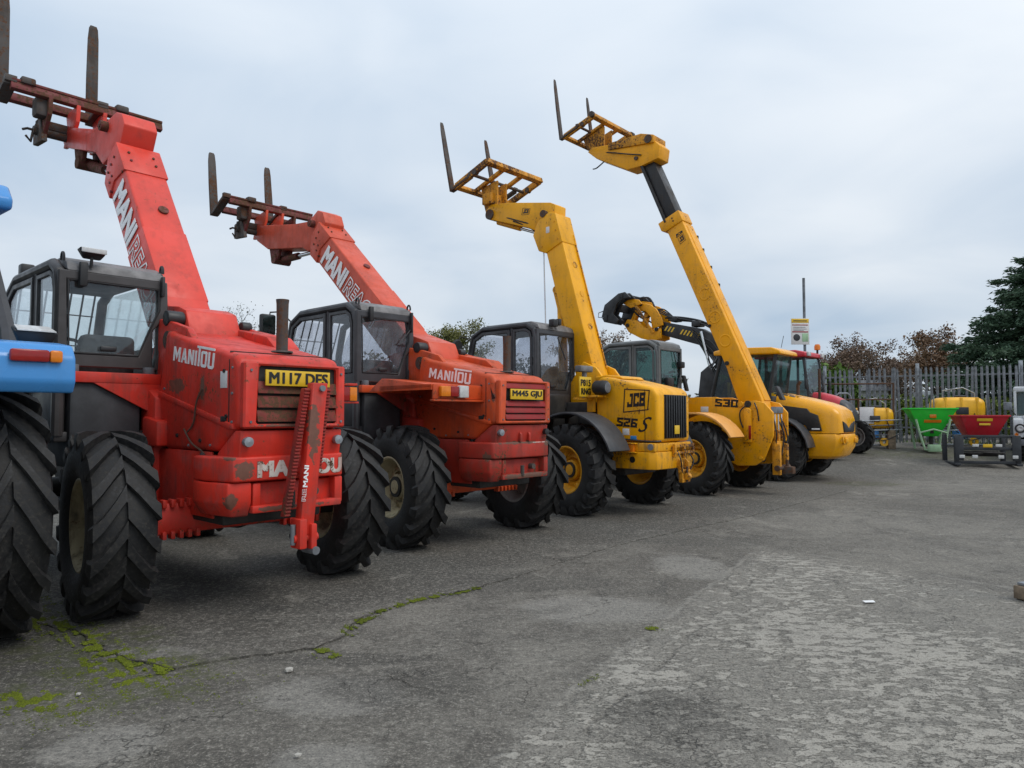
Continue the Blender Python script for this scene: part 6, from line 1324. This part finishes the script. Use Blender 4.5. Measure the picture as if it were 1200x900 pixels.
    # hairline cracking
    cw=t.N.new('ShaderNodeCombineXYZ'); t.link(Mx('MULTIPLY',t.noise(2.2,4,.72,v),1.1),cw.inputs[0]); t.link(Mx('MULTIPLY',t.noise(1.9,4,.72,t.map(loc=(5,5,5))),1.1),cw.inputs[1])
    wv=t.N.new('ShaderNodeVectorMath'); wv.operation='ADD'; t.link(v,wv.inputs[0]); t.link(cw.outputs[0],wv.inputs[1])
    ce=t.voro(.66,'DISTANCE_TO_EDGE',wv.outputs[0]); ck=Mx('MULTIPLY',t.ramp(ce,.0,.007,1,0),t.ramp(t.noise(.8,3,.6,t.map(loc=(2,7,0))),.50,.60))
    c=t.mix(Mx('MULTIPLY',ck,.5),c,(.04,.038,.034)); h=Mx('SUBTRACT',h,Mx('MULTIPLY',ck,1.8))
    t.col(c); t.bump(h,.85,.008); return t.set(Roughness=t.ramp(mid,.3,.7,.74,.94),Specular_IOR_Level=.3)
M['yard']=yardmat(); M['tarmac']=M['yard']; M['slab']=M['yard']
def grassmat():
    t=NT('field_grass'); n=t.noise(.06,4,.6); f=t.noise(1.5,4,.6); t.col(t.mix(t.ramp(n,.35,.65),t.mix(f,(.055,.095,.025),(.09,.13,.035)),(.12,.14,.05))); return t.set(Roughness=.9)
M['grass']=grassmat()
M['crack']=plain('crack_dirt',(.042,.038,.031),.95,0,.4,12,.4,.1)
M['moss']=leafmat('moss',(.038,.050,.006),(.15,.18,.012),.9)
M['grit']=leafmat('loose_grit',(.06,.058,.054),(.30,.285,.26),.85)
M['stone']=plain('pale_stone',(.40,.38,.34),.8,0,.15,12,.3)
M['paper']=plain('white_litter',(.75,.75,.74),.7,0,.05,12,.1)
def grid(name,x0,x1,y0,y1,nx,ny,fz,mat):
    v=[(x0+(x1-x0)*i/nx,y0+(y1-y0)*j/ny,fz(x0+(x1-x0)*i/nx,y0+(y1-y0)*j/ny)) for j in range(ny+1) for i in range(nx+1)]
    f=[(j*(nx+1)+i,j*(nx+1)+i+1,(j+1)*(nx+1)+i+1,(j+1)*(nx+1)+i) for j in range(ny) for i in range(nx)]
    me=bpy.data.meshes.new(name); me.from_pydata(v,[],f); me.materials.append(M[mat]); me.polygons.foreach_set('use_smooth',[True]*len(f)); o=bpy.data.objects.new(name,me); COL.objects.link(o); o['kind']='structure'; return o
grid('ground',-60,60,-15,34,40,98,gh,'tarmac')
def fieldz(x,y):
    left=1-sstep(6,34,x); return .56+left*(1.9*sstep(33,55,y)+6.0*sstep(58,150,y)+6*sstep(140,420,y))+(1-left)*3.0*sstep(80,400,y)
grid('field',-420,420,33.5,700,84,90,fieldz,'grass')
def smooth_jag(P,step,amp,seed):
    rnd=random.Random(seed); out=[]
    for a,b in zip(P[:-1],P[1:]):
        a=Vector(a);b=Vector(b); n=max(1,int((b-a).length/step)); nr=Vector((-(b-a).y,(b-a).x)).normalized()
        for i in range(n):
            out.append(a.lerp(b,i/n)+nr*rnd.gauss(0,amp)*(0 if i==0 else 1))
    out.append(Vector(P[-1])); return out
def sheet(name,P,z,th,mat):
    m=bmesh.new(); vs=[m.verts.new((p[0],p[1],z)) for p in P]; f=m.faces.new(vs); r=bmesh.ops.extrude_face_region(m,geom=[f]); 
    bmesh.ops.translate(m,vec=(0,0,-th),verts=[e for e in r['geom'] if isinstance(e,bmesh.types.BMVert)]); bmesh.ops.recalc_face_normals(m,faces=m.faces[:]); bmesh.ops.triangulate(m,faces=m.faces[:])
    me=bpy.data.meshes.new(name); m.to_mesh(me); m.free(); me.materials.append(M[mat]); o=bpy.data.objects.new(name,me); COL.objects.link(o); o['kind']='structure'; return o
LA=[(-3.37,4.98),(-3.06,4.78),(-2.83,4.69),(-2.45,4.32),(-2.2,4.13),(-1.86,3.99),(-1.66,4.13),(-1.36,4.26),(-1.18,4.32),(-1.06,4.58),(-1.07,4.82),(-.97,5.13),(-.77,5.43),(-.28,5.82),(.32,6.63),(1.1,7.69),(2.08,8.71),(3.32,9.94)]
JA=smooth_jag(LA,.06,.012,1)
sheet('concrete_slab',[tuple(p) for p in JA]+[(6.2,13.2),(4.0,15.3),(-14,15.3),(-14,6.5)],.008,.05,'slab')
LB=[(-.75,2.55),(-.44,2.9),(0,3.2),(.42,3.93),(.94,4.69),(1.42,5.55),(2.41,7.23),(2.66,7.72)]
LC=[(2.66,7.72),(2.75,7.69),(3.34,7.02),(4.11,5.77),(7.5,.2)]
JB=smooth_jag(LB,.06,.012,2); JC=smooth_jag(LC,.07,.012,3)
def crackstrip(P,w,seed,z):
    rnd=random.Random(seed); v=[];f=[]
    for i,p in enumerate(P):
        d=(P[min(i+1,len(P)-1)]-P[max(i-1,0)]).normalized(); n=Vector((-d.y,d.x)); tp=.35+.65*abs(math.sin(i*.23+seed)); a=(w*abs(rnd.gauss(.6,.6))+.0006)*tp; b=(w*abs(rnd.gauss(.6,.6))+.0006)*tp
        v+=[(p.x+n.x*a,p.y+n.y*a,z),(p.x-n.x*b,p.y-n.y*b,z)]
        if i and (math.sin(i*.31+seed)+math.sin(i*.13+seed*2)>-.75): k=2*i; f.append((k-2,k-1,k+1,k))
    me=bpy.data.meshes.new('crack'); me.from_pydata(v,[],f); me.materials.append(M['crack']); o=bpy.data.objects.new('crack',me); COL.objects.link(o); o['kind']='structure'; return o
crackstrip([p for p in JA if p.x<.0],.0045,5,.0125)
for i,P in enumerate(([(-1.06,4.58),(-.86,4.3),(-.70,3.92),(-.52,3.75),(-.25,3.6)],[(-.28,5.82),(.1,5.7),(.5,5.9),(.72,5.6),(.62,5.15),(.35,4.9)],[(-1.86,3.99),(-2.3,3.6),(-2.9,3.3)],[(-.2,6.4),(.15,7.6),(.1,8.4)])):
    crackstrip(smooth_jag(P,.035,.012,20+i),.0015,30+i,.0125 if i==3 else .004)
# moss along the joints
def moss():
    rnd=random.Random(4); m=MB()
    def tuft(x,y,z,s):
        o=len(m.v); n=6; s*=.55; hh=s*rnd.uniform(.3,.7)
        m.v.append((x,y,z+hh))
        for k in range(n): a=6.283*k/n+rnd.uniform(-.3,.3); q=s*rnd.uniform(.6,1.2); m.v.append((x+math.cos(a)*q,y+math.sin(a)*q,z-.001))
        m.f+=[[o,o+1+k,o+1+(k+1)%n] for k in range(n)]
    def along(P,n,sp,s,z=.008,keep=None):
        P=[Vector(p) for p in P]; L_=[(b-a).length for a,b in zip(P[:-1],P[1:])]; T=sum(L_)
        for _ in range(n*5):
            t=rnd.uniform(0,T); i=0
            while t>L_[i] and i<len(L_)-1: t-=L_[i]; i+=1
            p=P[i].lerp(P[i+1],t/L_[i]); clump=math.sin(p.x*9)+math.sin(p.y*11+1)+math.sin(p.x*23+p.y*17)
            q=Vector((p.x+rnd.gauss(0,sp),p.y+rnd.gauss(0,sp))); clump=math.sin(q.x*31+math.sin(q.y*17)*2)+math.sin(q.y*37+math.sin(q.x*23)*2)+.7*math.sin(q.x*83+q.y*71)
            if clump<rnd.uniform(-.2,1.9): continue
            tuft(q.x,q.y,z,s*rnd.uniform(.5,1.4))
    along([(-3.3,4.95),(-2.83,4.69),(-2.45,4.32),(-2.2,4.13),(-1.86,3.99)],2600,.055,.012)
    along([(-2.45,4.2),(-2.1,4.0),(-1.93,3.8)],1500,.09,.010,.002)
    along([(-2.2,4.0),(-2.0,3.7),(-1.5,3.75)],500,.14,.007,.002)
    along([(-2.50,3.60),(-2.28,3.52)],900,.05,.012,.002); along([(-2.28,3.52),(-2.0,3.35)],300,.09,.007,.002)
    along([(-1.06,4.6),(-1.07,4.82),(-.95,5.15),(-.77,5.43),(-.28,5.82)],1800,.024,.011); along([(-1.16,4.30),(-1.10,4.24),(-1.04,4.18)],300,.025,.010)
    along([(.90,4.72),(1.0,4.74)],120,.02,.010); along([(.32,3.75),(.45,3.9)],60,.02,.008); along([(-2.9,4.75),(-3.8,5.4)],900,.16,.012)
    me=bpy.data.meshes.new('moss'); me.from_pydata(m.v,[],m.f); me.materials.append(M['moss']); o=bpy.data.objects.new('moss',me); COL.objects.link(o); o['kind']='stuff'; o['label']='yellow-green moss growing along the cracks of the yard'; o['category']='moss'
moss()
def weeds():
    rnd=random.Random(17); m=MB()
    for _ in range(2600):
        t_=rnd.random(); x=9.6+9.5*t_; y=24.3-4.9*t_-abs(rnd.gauss(0,.35))-.1; z=gh(x,y)
        if math.sin(x*5)+math.sin(x*13+y*3)<rnd.uniform(-1,1.2): continue
        hh=rnd.uniform(.05,.22); a=rnd.uniform(0,6.28); w=.008; dx,dy=math.cos(a),math.sin(a); o=len(m.v)
        m.v+=[(x-dy*w,y+dx*w,z-.01),(x+dy*w,y-dx*w,z-.01),(x+dx*hh*.5,y+dy*hh*.5,z+hh)]; m.f.append([o,o+1,o+2])
    o=rawbuild(m,'weeds','leaf_green',None); o['kind']='stuff'; o['label']='grass and weeds along the foot of the fence'; o['category']='weeds'
weeds()
# loose grit and stones
def stone_mesh(seed):
    rnd=random.Random(seed); bm=bmesh.new(); bmesh.ops.create_icosphere(bm,subdivisions=1,radius=1)
    for v in bm.verts: v.co*=rnd.uniform(.75,1.2); v.co.z*=.6
    me=bpy.data.meshes.new('stone'); bm.to_mesh(me); bm.free(); me.materials.append(M['stone']); return me
SM=[stone_mesh(i) for i in range(4)]
def stone(x,y,s,label,cat='stone',mat=None):
    o=bpy.data.objects.new('stone',SM[int(x*97)%4]); COL.objects.link(o); o.location=(x,y,.009+s*.35); o.scale=(s,s*.8,s); o.rotation_euler=(0,0,x*7); tag(o,label,cat); return o
stone(-1.22,3.95,.026,'pale round stone lying by the crack in front of the red telehandler')
stone(-2.17,3.62,.014,'small white stone beside the bright moss at the lower left')
stone(-.88,2.98,.016,'yellowish stone at the bottom edge of the picture')
def grit():
    rnd=random.Random(9); m=MB()
    for _ in range(3200):
        y=2.4+abs(rnd.gauss(0,2.2)); x=rnd.uniform(-1,1)*(y*.8); s=rnd.uniform(.002,.005)*(1.7 if rnd.random()<.06 else 1); o=len(m.v); z=.008
        if x>.2: z=.0085
        for k in range(4): a=6.283*k/4+rnd.uniform(-.4,.4); q=s*rnd.uniform(.6,1.3); m.v.append((x+math.cos(a)*q,y+math.sin(a)*q,z-.0075))
        m.v.append((x+rnd.gauss(0,s*.3),y+rnd.gauss(0,s*.3),z-.008+s*.55)); m.f+=[[o+4,o+k,o+(k+1)%4] for k in range(4)]
    me=bpy.data.meshes.new('gravel'); me.from_pydata(m.v,[],m.f); me.materials.append(M['grit']); o=bpy.data.objects.new('gravel',me); COL.objects.link(o); o['kind']='stuff'; o['label']='loose grit scattered over the yard'; o['category']='gravel'
grit()
# flat scrap of litter
b=MB(); b.poly([(-.035,-.02,0),(.04,-.022,.002),(.045,.02,.006),(.0,.026,.002),(-.04,.018,.004)],[(0,1,2,3,4)]); lit=b.build('litter','paper'); lit.location=(2.67,5.38,.012); tag(lit,'scrap of white litter lying on the concrete at the right','litter')
# galvanised stand foot on a timber block at the right edge
st=thing('stand_foot','galvanised stand foot on a timber block at the right edge','stand',(3.90,5.42,.008),20)
MB().box(-.03,.25,-.1,.1,0,.10,.01).build('timber_block','wood',st); MB().box(-.01,.22,-.08,.08,.102,.125,.004).build('foot_plate','galv',st); MB().cyl((.08,0,.12),(.08,0,.9),.03,12).build('upright','blue',st); MB().cyl((.08,0,.12),(.08,0,.22),.045,12,.034).build('collar','galv',st)
# hedgerow along the far side of the field, a mass of twigs and leaves
def hedgerow():
    rnd=random.Random(12); m=MB()
    for i in range(1500):
        x=rnd.uniform(-85,16); y=66+rnd.uniform(-1.5,1.5)+.03*x; z=fieldz(x,y); leaves(m,(x,y,z+rnd.uniform(.2,3.2+.9*math.sin(x*.35)+.7*math.sin(x*.9+1))),.55,7,.20,rnd)
    for i in range(900):
        x=rnd.uniform(16,70); y=68+rnd.uniform(-1.5,1.5); leaves(m,(x,y,.8+rnd.uniform(.2,2.6+.9*math.sin(x*.35))),.55,7,.20,rnd)
    o=rawbuild(m,'hedgerow','leaf_dark',None); o['kind']='stuff'; o['label']='dull brown-green hedgerow across the far field'; o['category']='hedgerow'
    m=MB()
    for i in range(1500):
        x=rnd.uniform(-260,120); y=210+rnd.uniform(-3,3); z=fieldz(x,y); leaves(m,(x,y,z+rnd.uniform(.3,6.5+2.0*math.sin(x*.11)+1.5*math.sin(x*.31))),1.6,6,.6,rnd)
    o=rawbuild(m,'far_woodland','leaf_dark',None); o['kind']='stuff'; o['label']='far line of woodland on the hill'; o['category']='woodland'
hedgerow()
